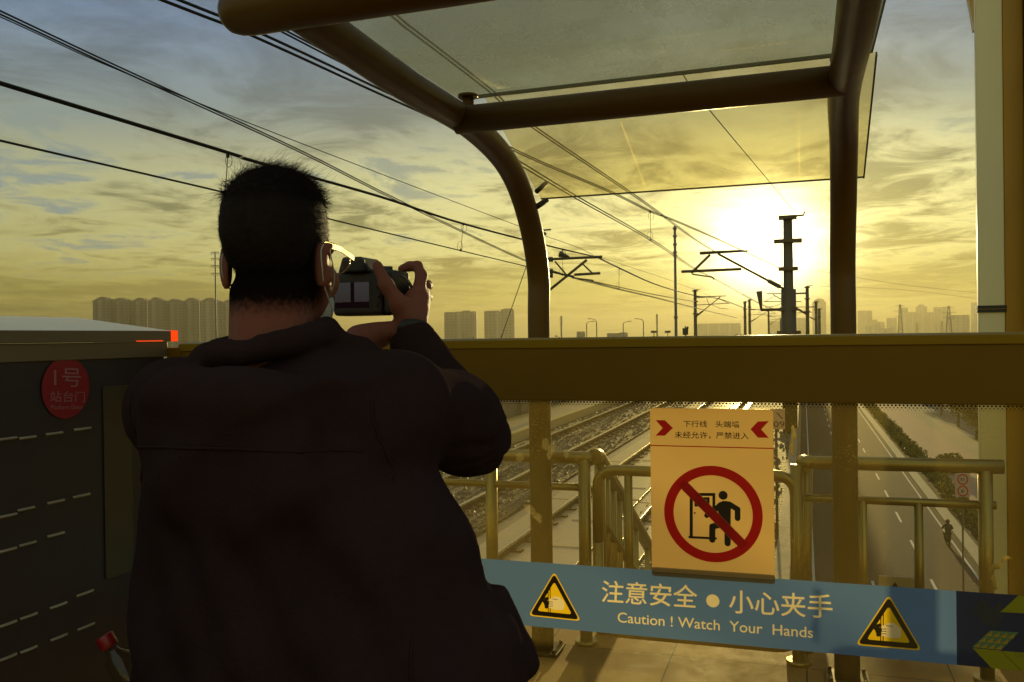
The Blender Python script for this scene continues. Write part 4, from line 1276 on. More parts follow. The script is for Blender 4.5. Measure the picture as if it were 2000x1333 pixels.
b = MB(); b.lohi((XD + .002, ya, CAM_Z - .64), (XD + .005, yb2, CAM_Z - .12)); b.build('door_strip', mat('door_strip', (.055, .042, .020), .5), d, bev=.001)
for k, px in enumerate((356, 384)):
    y = on(px, 700, X=XD).y; b = MB(); b.tube([(XD + .01, y, .004), (XD + .01, y, CAM_Z - .012)], .019, 10); b.build('end_seal', m_dark, d)
# raised pale lips added in place of light dashes reflected in the door
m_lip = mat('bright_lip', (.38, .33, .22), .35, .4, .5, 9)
b = MB()
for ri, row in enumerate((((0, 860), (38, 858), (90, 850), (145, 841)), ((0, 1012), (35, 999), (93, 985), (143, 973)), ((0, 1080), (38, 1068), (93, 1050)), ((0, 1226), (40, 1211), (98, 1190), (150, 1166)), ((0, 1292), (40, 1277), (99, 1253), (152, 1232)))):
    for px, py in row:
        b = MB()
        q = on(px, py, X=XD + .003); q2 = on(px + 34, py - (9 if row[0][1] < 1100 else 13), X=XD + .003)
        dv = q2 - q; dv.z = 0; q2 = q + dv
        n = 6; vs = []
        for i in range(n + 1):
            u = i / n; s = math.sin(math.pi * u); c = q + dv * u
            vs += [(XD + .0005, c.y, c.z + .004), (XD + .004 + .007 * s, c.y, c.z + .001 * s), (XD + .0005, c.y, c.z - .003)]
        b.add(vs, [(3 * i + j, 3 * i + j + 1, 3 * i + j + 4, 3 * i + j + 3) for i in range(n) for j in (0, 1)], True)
        b.build('reflection_lip', m_lip, d)
# round door number label
XS = XD + .004
cen = on(129.5, 758, X=XS); rad = abs(on(129.5, 698.5, X=XS).z - on(129.5, 818, X=XS).z) / 2
dl = thing('door_label', 'round red label with the door number and Chinese lettering on the screen door', 'label', cen)
n = 48
b = MB(); b.flat([(XS, cen.y + rad * math.cos(a), cen.z + rad * math.sin(a)) for a in [2 * math.pi * i / n for i in range(n)]])
b.build('label_disc', mat('label_red', (.26, .005, .012), .5, 0, .05, 3), dl)
m_lt = mat('label_lettering', (.34, .15, .15), .5)
ZZ = lambda x, y: (x / 3.332, 560 + y / 3.332)
text_on('label_lettering', '1号', ZZ(352, 652), ZZ(527, 655), ZZ(352, 528), m_lt, 0, dl, .0, X=XS + .0006)
text_on('label_lettering', '站台门', ZZ(327, 752), ZZ(552, 752), ZZ(327, 680), m_lt, 0, dl, .0, X=XS + .0006)
text_on('label_lettering', 'Platform Door', ZZ(330, 800), ZZ(540, 797), ZZ(330, 772), m_lt, 0, dl, .0, X=XS + .0006)

# ------------------------------------------------------------------ small things by the road and track
p0, p1 = on(1865, 925, D=40), on(1895, 971, D=40)
s = thing('road_sign', 'white road sign with two red rings seen through the glass above the hedge', 'sign', ((p0.x + p1.x) / 2, p0.y, RZ))
rt = cam_rot @ Vector((1, 0, 0)); pc = (p0 + p1) / 2; rot18 = Matrix.Rotation(R(18), 3, 'Z'); wd = 30 * 40 / FPX; hg = 46 * 40 / FPX
b = MB(); b.box(pc, (wd, .03, hg), rot18); b.build('sign_board', mat('sign_white_pink', (.58, .42, .42), .6, 0, .05, 2), s, bev=.01)
fwd = rot18 @ Vector((0, -1, 0))
rg = MB(); mk = MB()
for dz_ in (.26, -.26):
    c = pc + Vector((0, 0, dz_)) + fwd * .02; n = 28
    vs = [c + rt * r * math.cos(a) + Vector((0, 0, r * math.sin(a))) for r in (.25, .185) for a in [i * 2 * math.pi / n for i in range(n)]]
    rg.add(vs, [(i, (i + 1) % n, n + (i + 1) % n, n + i) for i in range(n)])
    c = c + fwd * .004
    if dz_ > 0:
        for u, v, w_, h_ in ((-.06, 0, .05, .12), (.04, .03, .09, .03), (.04, -.03, .09, .03)): mk.flat([c + rt * (u + sx * w_ / 2) + Vector((0, 0, v + sy * h_ / 2)) for sx, sy in ((-1, -1), (1, -1), (1, 1), (-1, 1))])
    else:
        for u, v, w_, h_ in ((-.06, .0, .03, .15), (.02, .04, .12, .03), (.02, -.02, .12, .03), (.0, -.08, .05, .04)): mk.flat([c + rt * (u + sx * w_ / 2) + Vector((0, 0, v + sy * h_ / 2)) for sx, sy in ((-1, -1), (1, -1), (1, 1), (-1, 1))])
rg.build('red_ring', mat('ring_red', (.5, .02, .05), .6), s); mk.build('sign_mark', m_dark, s)
MB().tube([(pc.x, pc.y + .06, RZ), (pc.x, pc.y + .06, pc.z + hg / 2)], .04, 8).build('post', m_pole, s)

q0, q1 = on(1716, 1125, Y=4.42), on(1806, 1125, Y=4.42)
s = thing('warning_board', 'pale board with a dark triangle fixed low behind the right railing', 'board', ((q0.x + q1.x) / 2, 4.42, q0.z - .2))
b = MB(); b.lohi((q0.x, 4.42, q0.z - .16), (q1.x, 4.432, q0.z)); b.build('board_sheet', mat('board_cream', (.62, .52, .30), .6, transl=.3), s, bev=.003)
b = MB(); xm = on(1748, 1140, Y=4.419).x; zz = on(1748, 1137, Y=4.419).z; b.flat([(xm - .05, 4.4185, zz - .085), (xm + .05, 4.4185, zz - .085), (xm, 4.4185, zz)]); b.build('triangle_mark', m_black, s)
b = MB(); b.tube([(q0.x + .1, 4.44, 0), (q0.x + .1, 4.44, q0.z - .01)], .012, 8); b.build('stake', m_rail, s)

p0 = on(1500, 799, D=13); p1 = on(1531, 839, D=13)
s = thing('track_marker', 'small pale trackside marker board half hidden behind the no entry notice', 'marker', (p0.x, p0.y, DZ))
c = (p0 + p1) / 2; b = MB(); b.box(c, (.26, .02, p0.z - p1.z), rot18); b.build('board_sheet', mat('marker_cream', (.70, .50, .36), .6, transl=.25), s, bev=.004)
v, f = text_verts('09'); cb = c + fwd * .013 + Vector((0, 0, -.115))
MB().add([cb + rt * (x * .16 - .04) + Vector((0, 0, y * .085)) for x, y in v], f).build('numerals', m_brown, s)
MB().add([cb + rt * a + Vector((0, 0, e2)) for a, e2 in ((.0, .21), (.02, .21), (.10, .12), (.08, .12))], [(0, 1, 2, 3)]).build('arrow_mark', m_brown, s)
MB().tube([(c.x, c.y + .03, DZ), (c.x, c.y + .03, c.z)], .02, 8).build('stake', m_mast, s)
# ------------------------------------------------------------------ sculpting by distance fields
class SDF:
    def __init__(self, lo, hi, h):
        self.lo = np.array(lo, np.float32); self.h = h
        self.n = np.ceil((np.array(hi) - self.lo) / h).astype(int) + 1
        self.D = np.full(self.n, 1.0, np.float32)
    def region(self, lo, hi):
        a = np.clip(np.floor((np.array(lo) - self.lo) / self.h).astype(int), 0, self.n - 1)
        b = np.clip(np.ceil((np.array(hi) - self.lo) / self.h).astype(int) + 1, 1, self.n)
        sl = tuple(slice(i, j) for i, j in zip(a, b))
        ax = [(self.lo[k] + self.h * np.arange(a[k], b[k])).astype(np.float32) for k in range(3)]
        return sl, np.meshgrid(*ax, indexing='ij', sparse=True)
    def put(self, d, sl, k, sub=False):
        A = self.D[sl]
        if sub: d = -d; hh = np.clip(.5 - .5 * (A - d) / max(k, 1e-6), 0, 1); self.D[sl] = A * (1 - hh) + d * hh + k * hh * (1 - hh)
        else: hh = np.clip(.5 + .5 * (A - d) / max(k, 1e-6), 0, 1); self.D[sl] = A * (1 - hh) + d * hh - k * hh * (1 - hh)
    def cap(self, a, b, ra, rb, k=.01, sub=False):
        a = np.array(a, np.float32); b = np.array(b, np.float32); m = max(ra, rb) + k + 3 * self.h
        sl, (X, Y, Z) = self.region(np.minimum(a, b) - m, np.maximum(a, b) + m)
        ab = b - a; L = float(ab @ ab) + 1e-9
        t = np.clip(((X - a[0]) * ab[0] + (Y - a[1]) * ab[1] + (Z - a[2]) * ab[2]) / L, 0, 1)
        d = np.sqrt((X - a[0] - t * ab[0]) ** 2 + (Y - a[1] - t * ab[1]) ** 2 + (Z - a[2] - t * ab[2]) ** 2) - (ra + (rb - ra) * t)
        self.put(d, sl, k, sub)
    def ell(self, c, r, k=.01, rot=None, sub=False, p=2.0):
        r = np.array(r, np.float32); m = float(r.max()) + k + 3 * self.h
        sl, (X, Y, Z) = self.region(np.array(c) - m, np.array(c) + m)
        x, y, z = X - c[0], Y - c[1], Z - c[2]
        if rot is not None:
            M = np.array(rot.transposed()); x, y, z = M[0, 0] * x + M[0, 1] * y + M[0, 2] * z, M[1, 0] * x + M[1, 1] * y + M[1, 2] * z, M[2, 0] * x + M[2, 1] * y + M[2, 2] * z
        if p == 2.0: q = np.sqrt((x / r[0]) ** 2 + (y / r[1]) ** 2 + (z / r[2]) ** 2)
        else: q = (np.abs(x / r[0]) ** p + np.abs(y / r[1]) ** p + np.abs(z / r[2]) ** p) ** (1 / p)
        g = np.sqrt((x / r[0] ** 2) ** 2 + (y / r[1] ** 2) ** 2 + (z / r[2] ** 2) ** 2) + 1e-9
        d = np.where(q < .3, (q - 1) * r.min(), q * (q - 1) / g) if p == 2.0 else (q - 1) * float(r.min())
        self.put(d.astype(np.float32), sl, k, sub)
    def chain(self, pts, rs, k=.008):
        for i in range(len(pts) - 1): self.cap(pts[i], pts[i + 1], rs[i], rs[i + 1], k)
    def mesh(self):
        D = self.D; s = D < 0; n = self.n
        c = [s[i:n[0] - 1 + i, j:n[1] - 1 + j, k:n[2] - 1 + k] for i in (0, 1) for j in (0, 1) for k in (0, 1)]
        cnt = np.zeros(c[0].shape, np.uint8)
        for q in c: cnt += q
        I = np.argwhere((cnt > 0) & (cnt < 8)); idx = np.full(c[0].shape, -1, np.int32); idx[tuple(I.T)] = np.arange(len(I))
        off = np.array([(i, j, k) for i in (0, 1) for j in (0, 1) for k in (0, 1)])
        vals = np.stack([D[tuple((I + o).T)] for o in off], 1)
        acc = np.zeros((len(I), 3)); num = np.zeros(len(I))
        for a in range(8):
            for b in range(a + 1, 8):
                if np.abs(off[a] - off[b]).sum() == 1:
                    m = (vals[:, a] < 0) != (vals[:, b] < 0); t = np.where(m, vals[:, a] / np.where(m, vals[:, a] - vals[:, b], 1), 0)
                    acc += np.where(m[:, None], off[a] + (off[b] - off[a]) * t[:, None], 0); num += m
        V = self.lo + self.h * (I + acc / num[:, None])
        Q = []
        for ax in range(3):
            u, v = [(1, 2), (2, 0), (0, 1)][ax]
            a = [slice(None)] * 3; b = [slice(None)] * 3; a[ax] = slice(0, -1); b[ax] = slice(1, None)
            A, B = s[tuple(a)], s[tuple(b)]
            for sgn, M in ((1, A & ~B), (-1, ~A & B)):
                E = np.argwhere(M); E = E[(E[:, u] > 0) & (E[:, v] > 0) & (E[:, u] < n[u] - 1) & (E[:, v] < n[v] - 1)]
                e = np.eye(3, dtype=int); q = [idx[tuple((E - x).T)] for x in (e[u] + e[v], e[v], e[u] * 0, e[u])]
                q = np.stack(q, 1); Q.append(q if sgn > 0 else q[:, ::-1])
        return V, np.concatenate(Q)


# ------------------------------------------------------------------ the photographer
PX, PY = -.774, 1.22
HEAD_YAW = Matrix.Rotation(R(5), 3, 'Z'); HPIV = Vector((0, -.018, 0))


def hd(q):
    return tuple(HPIV + HEAD_YAW @ (Vector(q) - HPIV))


def turn(o):
    """turn a part of the head with the head"""
    o.matrix_local = Matrix.Translation(HPIV) @ HEAD_YAW.to_4x4() @ Matrix.Translation(-HPIV); return o

m_skin = mat('skin', (.20, .068, .046), .6, 0, .14, 9, bump=.16, bscale=160, sss=.3, spec=.18)
_t = m_skin.node_tree; _b = NB(_t); _p = next(n for n in _t.nodes if n.type == 'BSDF_PRINCIPLED')
_co = _b.n('ShaderNodeTexCoord').outputs['Object']; _s = _b.n('ShaderNodeSeparateXYZ', i_0=_co)
_edge = _b.m('ADD', _s.outputs[2], _b.m('MULTIPLY', _b.m('SUBTRACT', _b.noise(_co, 130, 3, .6), .5), .03))
_stub = _b.m('MULTIPLY', _b.smooth(_edge, 1.528, 1.566), _b.m('MULTIPLY', _b.smooth(_s.outputs[1], .03, -.01), _b.smooth(_b.vm('LENGTH', _b.vm('MULTIPLY', _b.vm('ADD', _co, (0, .018, 0)), (1, 1, 0))), .079, .071)))
_src = _p.inputs['Base Color'].links[0].from_socket
_t.links.new(_b.mix(_stub, _src, (.007, .0045, .0035)), _p.inputs['Base Color'])
_t.links.new(_b.m('MULTIPLY', _b.m('SUBTRACT', 1.0, _stub), .18), _p.inputs['Specular IOR Level'])
m_jacket = mat('jacket_cloth', (.030, .0175, .0185), .95, 0, .25, 12, bump=.3, bscale=220, spec=.0, rvar=.02)
_p = next(n for n in m_jacket.node_tree.nodes if n.type == 'BSDF_PRINCIPLED'); _p.inputs['Sheen Weight'].default_value = .02; _p.inputs['Sheen Roughness'].default_value = .3; _p.inputs['Sheen Tint'].default_value = (1, .8, .5, 1)
m_hair = mat('hair', (.012, .008, .006), .75, 0, .3, 30, spec=.12)
m_trouser = mat('trouser_cloth', (.018, .018, .022), .85, bump=.2, bscale=200)
m_shoe = mat('shoe_leather', (.02, .018, .018), .5)

S = SDF((-.42, -.26, -.01), (.42, .5, 1.80), .0042)
class Turned:
    """puts shapes into a field with the head's turn applied"""
    def __init__(self, f): self.f = f
    def ell(self, c, r, k=.01, rot=None, sub=False, p=2.0): self.f.ell(hd(c), r, k, HEAD_YAW @ rot if rot is not None else HEAD_YAW, sub, p)
    def cap(self, a, b, ra, rb, k=.01, sub=False): self.f.cap(hd(a), hd(b), ra, rb, k, sub)
    def chain(self, pts, rs, k=.008): self.f.chain([hd(q) for q in pts], rs, k)


# head
S_body = S; S = Turned(S_body)
S.ell((0, -.012, 1.664), (.069, .088, .090), .02)
S.ell((0, .035, 1.600), (.060, .070, .085), .03)
for s in (-1, 1):
    S.cap((s * .048, .01, 1.575), (s * .012, .078, 1.528), .026, .020, .025)
    S.ell((s * .044, .066, 1.592), (.024, .022, .024), .02)
    S.cap((s * .042, .086, 1.648), (s * .012, .092, 1.648), .011, .011, .012)
    S.ell((s * .034, .098, 1.632), (.015, .012, .011), .008, sub=True)
    S.ell((s * .034, .086, 1.632), (.013, .012, .012), .003)
    rot = Matrix.Rotation(s * R(-46), 3, 'Z') @ Matrix.Rotation(R(-10), 3, 'X')
    S.ell((s * (.0805 if s > 0 else .0865), -.013, 1.614), (.0080, .022, .036), .013, rot)
    S.ell((s * .0905, -.004, 1.619), (.006, .012, .021), .005, rot, sub=True)
    S.ell((s * .076, .002, 1.582), (.008, .010, .012), .006)
    
S.ell((0, .090, 1.527), (.022, .018, .018), .02)
S.chain([(0, .100, 1.638), (0, .118, 1.600)], [.009, .014], .012)
S.ell((0, .100, 1.563), (.024, .010, .007), .008); S.ell((0, .099, 1.553), (.020, .010, .007), .008)
# neck, torso
S = S_body
S.cap((0, -.03, 1.38), (0, -.022, 1.575), .066, .057, .02)
for s in (-1, 1): S.cap((s * .04, -.035, 1.46), (s * .042, -.042, 1.57), .026, .018, .015)
S.ell((0, .0, 1.24), (.150, .080, .19), .03); S.ell((0, .0, 1.02), (.14, .085, .16), .03); S.ell((0, -.0, .90), (.145, .09, .10), .03)
S.cap((-.17, .0, 1.385), (.17, .0, 1.385), .045, .045, .02)
for s in (-1, 1):
    S.chain([(s * .085, -.01, .88), (s * .10, .015, .50), (s * .11, -.01, .10)], [.085, .055, .040], .02)
    S.chain([(s * .11, -.03, .05), (s * .125, .14, .035)], [.04, .03], .02)
# arms
RS, RE, RW = (.200, .0, 1.400), (.212, .250, 1.325), (.098, .275, 1.495)
S.chain([RS, RE, RW], [.050, .040, .027], .02)
LS, LE, LW = (-.195, -.005, 1.390), (-.235, .19, 1.24), (-.035, .235, 1.462)
S.chain([LS, LE, LW], [.050, .040, .027], .02)
# right hand on the camera grip
S.chain([RW, (.092, .285, 1.535), (.088, .318, 1.572)], [.026, .027, .023], .012)
S.chain([(.092, .300, 1.552), (.088, .345, 1.582)], [.025, .015], .012)
S.chain([(.088, .328, 1.590), (.086, .346, 1.618), (.072, .360, 1.637), (.054, .363, 1.638), (.040, .358, 1.633)], [.013, .0108, .0100, .0092, .0080], .006)
S.chain([(.084, .335, 1.580), (.086, .366, 1.598), (.078, .394, 1.602), (.062, .398, 1.598), (.048, .390, 1.594)], [.013, .0105, .0098, .0090, .0078], .005)
S.chain([(.086, .333, 1.563), (.087, .364, 1.577), (.078, .392, 1.579), (.062, .396, 1.576), (.048, .388, 1.573)], [.013, .0102, .0095, .0088, .0078], .005)
S.chain([(.086, .325, 1.546), (.086, .353, 1.555), (.077, .380, 1.556), (.062, .386, 1.554), (.050, .380, 1.552)], [.012, .0092, .0086, .0080, .0070], .005)
S.chain([(.090, .282, 1.522), (.078, .264, 1.560), (.055, .258, 1.596), (.036, .262, 1.632)], [.021, .0165, .0125, .0098], .010)
# left hand holding the lens from below
S.chain([LW, (.005, .255, 1.492), (.030, .285, 1.506)], [.026, .027, .024], .012)
S.chain([(-.005, .262, 1.500), (.052, .268, 1.512)], [.024, .019], .012)
S.chain([(.045, .272, 1.510), (.072, .292, 1.516), (.082, .312, 1.524)], [.015, .0115, .0085], .008)
for i, (x, y) in enumerate(((.045, .300), (.036, .322), (.020, .336), (.000, .340))):
    S.chain([(.025, .292 + i * .008, 1.508), (x + .012, y + .03, 1.518), (x + .022, y + .06, 1.535), (x + .022, y + .082, 1.556)], [.013, .0105, .0095, .0080], .005)
V, Q = S.mesh()
person = np_mesh('person', V, Q, m_skin)
person.location = (PX, PY, 0)
tag(person, 'man seen from behind in a dark jacket, raising a camera to photograph the sunset', 'person')


def child(name, b, m, parent=None, bev=0):
    """part modelled in the man's own coordinates"""
    o = b.build(name, m, None, bev); o.parent = parent or person; return o


# jacket
J = SDF((-.56, -.36, .80), (.62, .48, 1.57), .0058)
sl, (X, Y, Z) = J.region((-.56, -.36, .80), (.62, .48, 1.57))
zc = np.clip((1.42 - Z) / .5, 0, 1.3)
rxr = .215 + .215 * zc; rxl = .205 + .07 * zc
ry = .135 + .045 * zc; cx = 0.0
rx = np.where(X > 0, rxr, rxl)
q = np.sqrt((X / rx) ** 2 + ((Y + .02 - .02 * zc) / ry) ** 2)
d = (q - 1) * np.minimum(rx, ry)
fold = .006 * np.sin(26 * X + 5 * np.sin(4 * Z) + 3 * np.sin(9 * Y)) * np.clip((1.25 - Z) / .3, 0, 1) + .004 * np.sin(31 * Z + 14 * X + 8 * np.sin(7 * X))
d = np.maximum(d + fold, np.maximum(Z - 1.44, .83 - Z))
J.put(d.astype(np.float32), sl, .02)
J.cap((-.20, -.012, 1.388), (.200, -.012, 1.398), .064, .072, .04)
for s in (-1, 1): J.cap((s * .03, -.035, 1.445), (s * .18, -.01, 1.405), .045, .05, .04)
J.chain([RS, (.225, .14, 1.365), RE], [.072, .074, .068], .03); J.chain([RE, (.108, .272, 1.480)], [.068, .046], .02)
J.chain([LS, LE], [.072, .068], .03); J.chain([LE, (-.05, .228, 1.45)], [.068, .044], .03)
J.ell((0, -.150, 1.345), (.145, .052, .115), .05)                    # hood lying on the back
J.ell((0, -.165, 1.42), (.11, .04, .035), .03)
pr = [(.082 * math.sin(a), -.028 - .082 * math.cos(a), 1.482 + .030 * (1 - math.cos(a)) / 2 + .012 * math.sin(a)) for a in [R(x) for x in range(-140, 141, 20)]]
J.chain(pr, [.017] * len(pr), .015)
J.ell((-.112, -.03, 1.470), (.030, .03, .026), .015)
J.chain([(.085, .0, 1.505), (.13, .02, 1.485), (.17, .045, 1.455)], [.014, .013, .014], .02)
# flap hanging at the right hip and creases at the elbow
J.chain([(.345, .03, 1.12), (.375, .03, 1.04), (.385, .03, 1.02)], [.012, .016, .018], .02)
sl, (X, Y, Z) = J.region((.08, .02, 1.2), (.42, .40, 1.52))
w = np.exp(-(((X - .26) / .10) ** 2 + ((Y - .22) / .12) ** 2 + ((Z - 1.36) / .10) ** 2))
J.D[sl] += w * .009 * np.sin(95 * (Z + .55 * X - .5 * Y) + 5 * np.sin(20 * X))
sl, (X, Y, Z) = J.region((-.42, -.3, 1.0), (.42, .0, 1.5))
J.D[sl] += .006 * np.abs(np.sin(13 * X + 5 * np.sin(6 * Z + 1.3) + 7 * Z)) * np.clip((-.02 - Y) / .1, 0, 1) - .003
J.D[sl] += .004 * np.sin(38 * (Z * .9 + .6 * np.abs(X)) + 4 * np.sin(11 * X + 3)) * np.clip((-.02 - Y) / .1, 0, 1)
V, Q = J.mesh(); jk = np_mesh('jacket', V, Q, m_jacket, person)
jk['label'] = 'loose dark jacket with a hood and folded sleeves'
sm = jk.modifiers.new('smooth', 'SMOOTH'); sm.factor = .5; sm.iterations = 2
# seams sewn into the back of the jacket, laid on its surface
def on_back(x, z):
    i = int(round((x + .56) / J.h)); k = int(round((z - .80) / J.h)); col = J.D[i, :, k]; j = int(np.argmax(col < 0))
    t = col[j - 1] / (col[j - 1] - col[j]); return (x, -.36 + J.h * (j - 1 + t) - .0004, z)


for path in ([(x, 1.335 + .02 * math.cos(x * 6)) for x in np.linspace(-.19, .19, 40)], [(.27 + .004 * math.sin(z * 9), z) for z in np.linspace(1.10, .90, 20)],
             [(.215 + .012 * math.sin(z * 30), z) for z in np.linspace(1.42, 1.30, 14)], [(-.205 + .01 * math.sin(z * 30), z) for z in np.linspace(1.42, 1.28, 14)]):
    b = MB(); b.tube([on_back(*q) for q in path], .0022, 6); child('seam', b, m_jacket)
# cuffs
for a, c in ((RE, RW), (LE, LW)):
    a, c = Vector(a), Vector(c); dd = (c - a).normalized(); b = MB(); e = c - dd * .012
    b.tube([e, e + dd * .012, e + dd * .024, e + dd * .030], [.043, .044, .041, .034], 20); child('cuff', b, m_jacket)
b = MB(); pts = [(x, -.205 - .01 * math.sin(12 * x), .84 + .004 * math.sin(20 * x)) for x in np.linspace(-.3, .38, 14)]
# trousers and shoes
T = SDF((-.26, -.2, .03), (.28, .2, .98), .011)
T.ell((0, -.005, .92), (.17, .125, .09), .05)
for s in (-1, 1): T.chain([(s * .085, -.01, .88), (s * .10, .015, .50), (s * .11, -.01, .07)], [.10, .075, .062], .03)
V, Q = T.mesh(); np_mesh('trousers', V, Q, m_trouser, person)
for s in (-1, 1):
    F = SDF((-.2, -.14, -.005), (.2, .24, .14), .007)
    F.chain([(s * .11, -.05, .05), (s * .125, .13, .045)], [.050, .044], .02); F.cap((s * .11, -.02, .05), (s * .11, -.015, .10), .046, .05, .02)
    sl, (X, Y, Z) = F.region((-.2, -.14, -.005), (.2, .24, .14)); F.D[sl] = np.maximum(F.D[sl], .004 - Z + 0 * X + 0 * Y)
    V, Q = F.mesh(); np_mesh('shoe', V, Q, m_shoe, person)

# hair: a dense cap plus thousands of fine strands
HC = np.array((0, -.014, 1.667)); HR = np.array((.0735, .0935, .0955)); HP = 2.35


def hairline(y, x):
    """lowest height of hair at a place on the head"""
    return 1.550 + .085 * np.clip((y + .05) / .09, 0, 1) + .085 * np.clip((y - .04) / .05, 0, 1) - .0 * x


H = SDF((-.12, -.15, 1.54), (.12, .13, 1.80), .0034)
H.ell(HC, HR, .001, p=HP)
sl, (X, Y, Z) = H.region((-.12, -.15, 1.54), (.12, .13, 1.80))
hl = hairline(Y, X)
H.D[sl] += .0006 * np.sin(140 * X + 9 * np.sin(60 * Z)) * np.sin(120 * Y + 60 * Z)
side = np.clip((1.66 - Z) / .06, 0, 1) * .006
H.D[sl] = np.maximum(H.D[sl] + side, (hl + .010 * np.sin(55 * X + 1) * np.sin(70 * Y) - Z) * .6)
V, Q = H.mesh(); hair = np_mesh('hair', V, Q, m_hair, person); turn(hair)
hair['label'] = 'short black hair with loose strands standing up on top'


def strands(n, lmin, lmax, zmin, w, flop, seed, segs=4):
    rs = np.random.default_rng(seed)
    d = rs.normal(size=(n * 4, 3)); d /= np.linalg.norm(d, axis=1)[:, None]
    q = (np.abs(d / HR) ** HP).sum(1) ** (-1 / HP); P = HC + d * q[:, None]
    k = (P[:, 2] > np.maximum(zmin, hairline(P[:, 1], P[:, 0]) + .004 - .022 * (seed == 4))); P = P[k][:n]; n = len(P)
    P = P - (np.clip((1.66 - P[:, 2]) / .06, 0, 1) * .006)[:, None] * ((P - HC) / np.linalg.norm(P - HC, axis=1)[:, None])
    N = np.sign(P - HC) * np.abs((P - HC) / HR) ** (HP - 1) / HR; N /= np.linalg.norm(N, axis=1)[:, None]
    L = rs.uniform(lmin, lmax, n); topness = np.clip((P[:, 2] - 1.69) / .07, 0, 1)
    comb = np.array([.55, .55, .1]) * topness[:, None] + np.array([0, -.25, -.75]) * (1 - topness)[:, None] + rs.normal(size=(n, 3)) * .38
    pts = [P - N * .002]; dirv = N + comb * .35
    for i in range(segs):
        dirv = dirv + comb * flop / segs * 2; dirv /= np.linalg.norm(dirv, axis=1)[:, None]
        pts.append(pts[-1] + dirv * (L / segs)[:, None])
    pts = np.stack(pts, 1)
    u = np.cross(pts[:, 1] - pts[:, 0], rs.normal(size=(n, 3))); u /= np.linalg.norm(u, axis=1)[:, None]
    v = np.cross(u, N); v /= np.linalg.norm(v, axis=1)[:, None] + 1e-9
    ring = []
    for j in range(3):
        a = j * 2 * math.pi / 3; ring.append(u * math.cos(a) + v * math.sin(a))
    ring = np.stack(ring, 1)
    tap = w * np.linspace(1, .25, segs + 1)
    VV = pts[:, :, None, :] + ring[:, None, :, :] * tap[None, :, None, None]
    VV = VV.reshape(-1, 3); m = (segs + 1) * 3
    F = np.array([(i * 3 + j, i * 3 + (j + 1) % 3, (i + 1) * 3 + (j + 1) % 3, (i + 1) * 3 + j) for i in range(segs) for j in range(3)])
    return VV, (F[None] + m * np.arange(n)[:, None, None]).reshape(-1, 4)


VV, FF = [], []; off = 0
for a in ((9000, .003, .0065, 1.55, .00035, .6, 1), (4200, .012, .026, 1.712, .00036, 1.3, 2), (420, .026, .052, 1.722, .00036, 1.9, 3), (2200, .002, .0045, 1.530, .00028, .3, 4)):
    v, f = strands(*a); VV.append(v); FF.append(f + off); off += len(v)
st_o = np_mesh('hair_strands', np.concatenate(VV), np.concatenate(FF), m_hair, hair, smooth=True)
eb = MB()
for s in (-1, 1): eb.tube(spline([(s * .016, .103, 1.651), (s * .034, .105, 1.658), (s * .054, .086, 1.652)], 4), [.003] * 4 + [.0035] * 4 + [.002], 6)
turn(child('eyebrows', eb, m_hair))

# glasses
gm = mat('pale_gold_frame', (.62, .52, .26), .25, .8, .05)
gl_ = thing('glasses', '', ''); del gl_['label'], gl_['category']; gl_.parent = person
for s in (-1, 1):
    b = MB(); P = [(s * .080, -.020, 1.630), (s * .078, -.004, 1.646), (s * .075, .06, 1.644), (s * .073, .118, 1.634)]
    for p0, p1 in zip(P[:-1], P[1:]): b.bar(p0, p1, .0022, .008)
    child('temple', b, gm, gl_)
    n = 28; b = MB(); b.tube([(s * .036 + .031 * math.cos(a), .120 - .004 * abs(math.cos(a)), 1.628 + .021 * math.sin(a)) for a in [2 * math.pi * i / n for i in range(n + 1)]], .0013, 6); child('rim', b, gm, gl_)
    b = MB(); b.flat([(s * .036 + .030 * math.cos(a), .120, 1.628 + .020 * math.sin(a)) for a in [2 * math.pi * i / n for i in range(n)]]); child('lens', b, glass('spectacle_lens', (.93, .93, .9), 1.0), gl_)
b = MB(); b.tube([(-.006, .119, 1.632), (0, .122, 1.634), (.006, .119, 1.632)], .0014, 6); child('bridge', b, gm, gl_)
gl_.matrix_local = Matrix.Translation(HPIV) @ HEAD_YAW.to_4x4() @ Matrix.Translation(-HPIV)
# face mask pulled under the nose, with ear loops
mm = mat('mask_cloth', (.62, .64, .60), .8, transl=.3)
K = SDF((-.08, -.0, 1.48), (.08, .16, 1.63), .004)
K.ell((0, .042, 1.556), (.063, .075, .052), .01); K.ell((0, .05, 1.53), (.045, .065, .04), .02)
sl, (X, Y, Z) = K.region((-.08, -.0, 1.48), (.08, .16, 1.63)); K.D[sl] = np.maximum(K.D[sl], np.maximum(.035 - Y, Z - 1.585))
V, Q = K.mesh(); turn(np_mesh('face_mask', V, Q, mm, person))
for s in (-1, 1):
    b = MB(); b.tube(spline([(s * .063, .045, 1.520), (s * .077, .020, 1.546), (s * .080, -.012, 1.580), (s * .084, -.028, 1.606), (s * .082, -.026, 1.636), (s * .080, .002, 1.644), (s * .072, .042, 1.60), (s * .064, .048, 1.575)], 5), .0011, 5)
    turn(child('ear_loop', b, mm))
# wrist strap watch and the bits of metal on the jacket
b = MB(); b.tube([Vector(RW) + Vector((0, .0, .012)), Vector(RW) + Vector((-.001, .006, .030))], [.030, .030], 18); child('watch_band', b, m_dark)

# ------------------------------------------------------------------ the camera he holds
m_cam = mat('camera_black', (.018, .017, .017), .5, 0, .15, 40, bump=.15, bscale=900)
c0 = Vector((PX - .003, PY + .315, 1.593))
cm = thing('digital_camera', 'black digital camera with a lit rear screen held up in both hands', 'camera', c0)


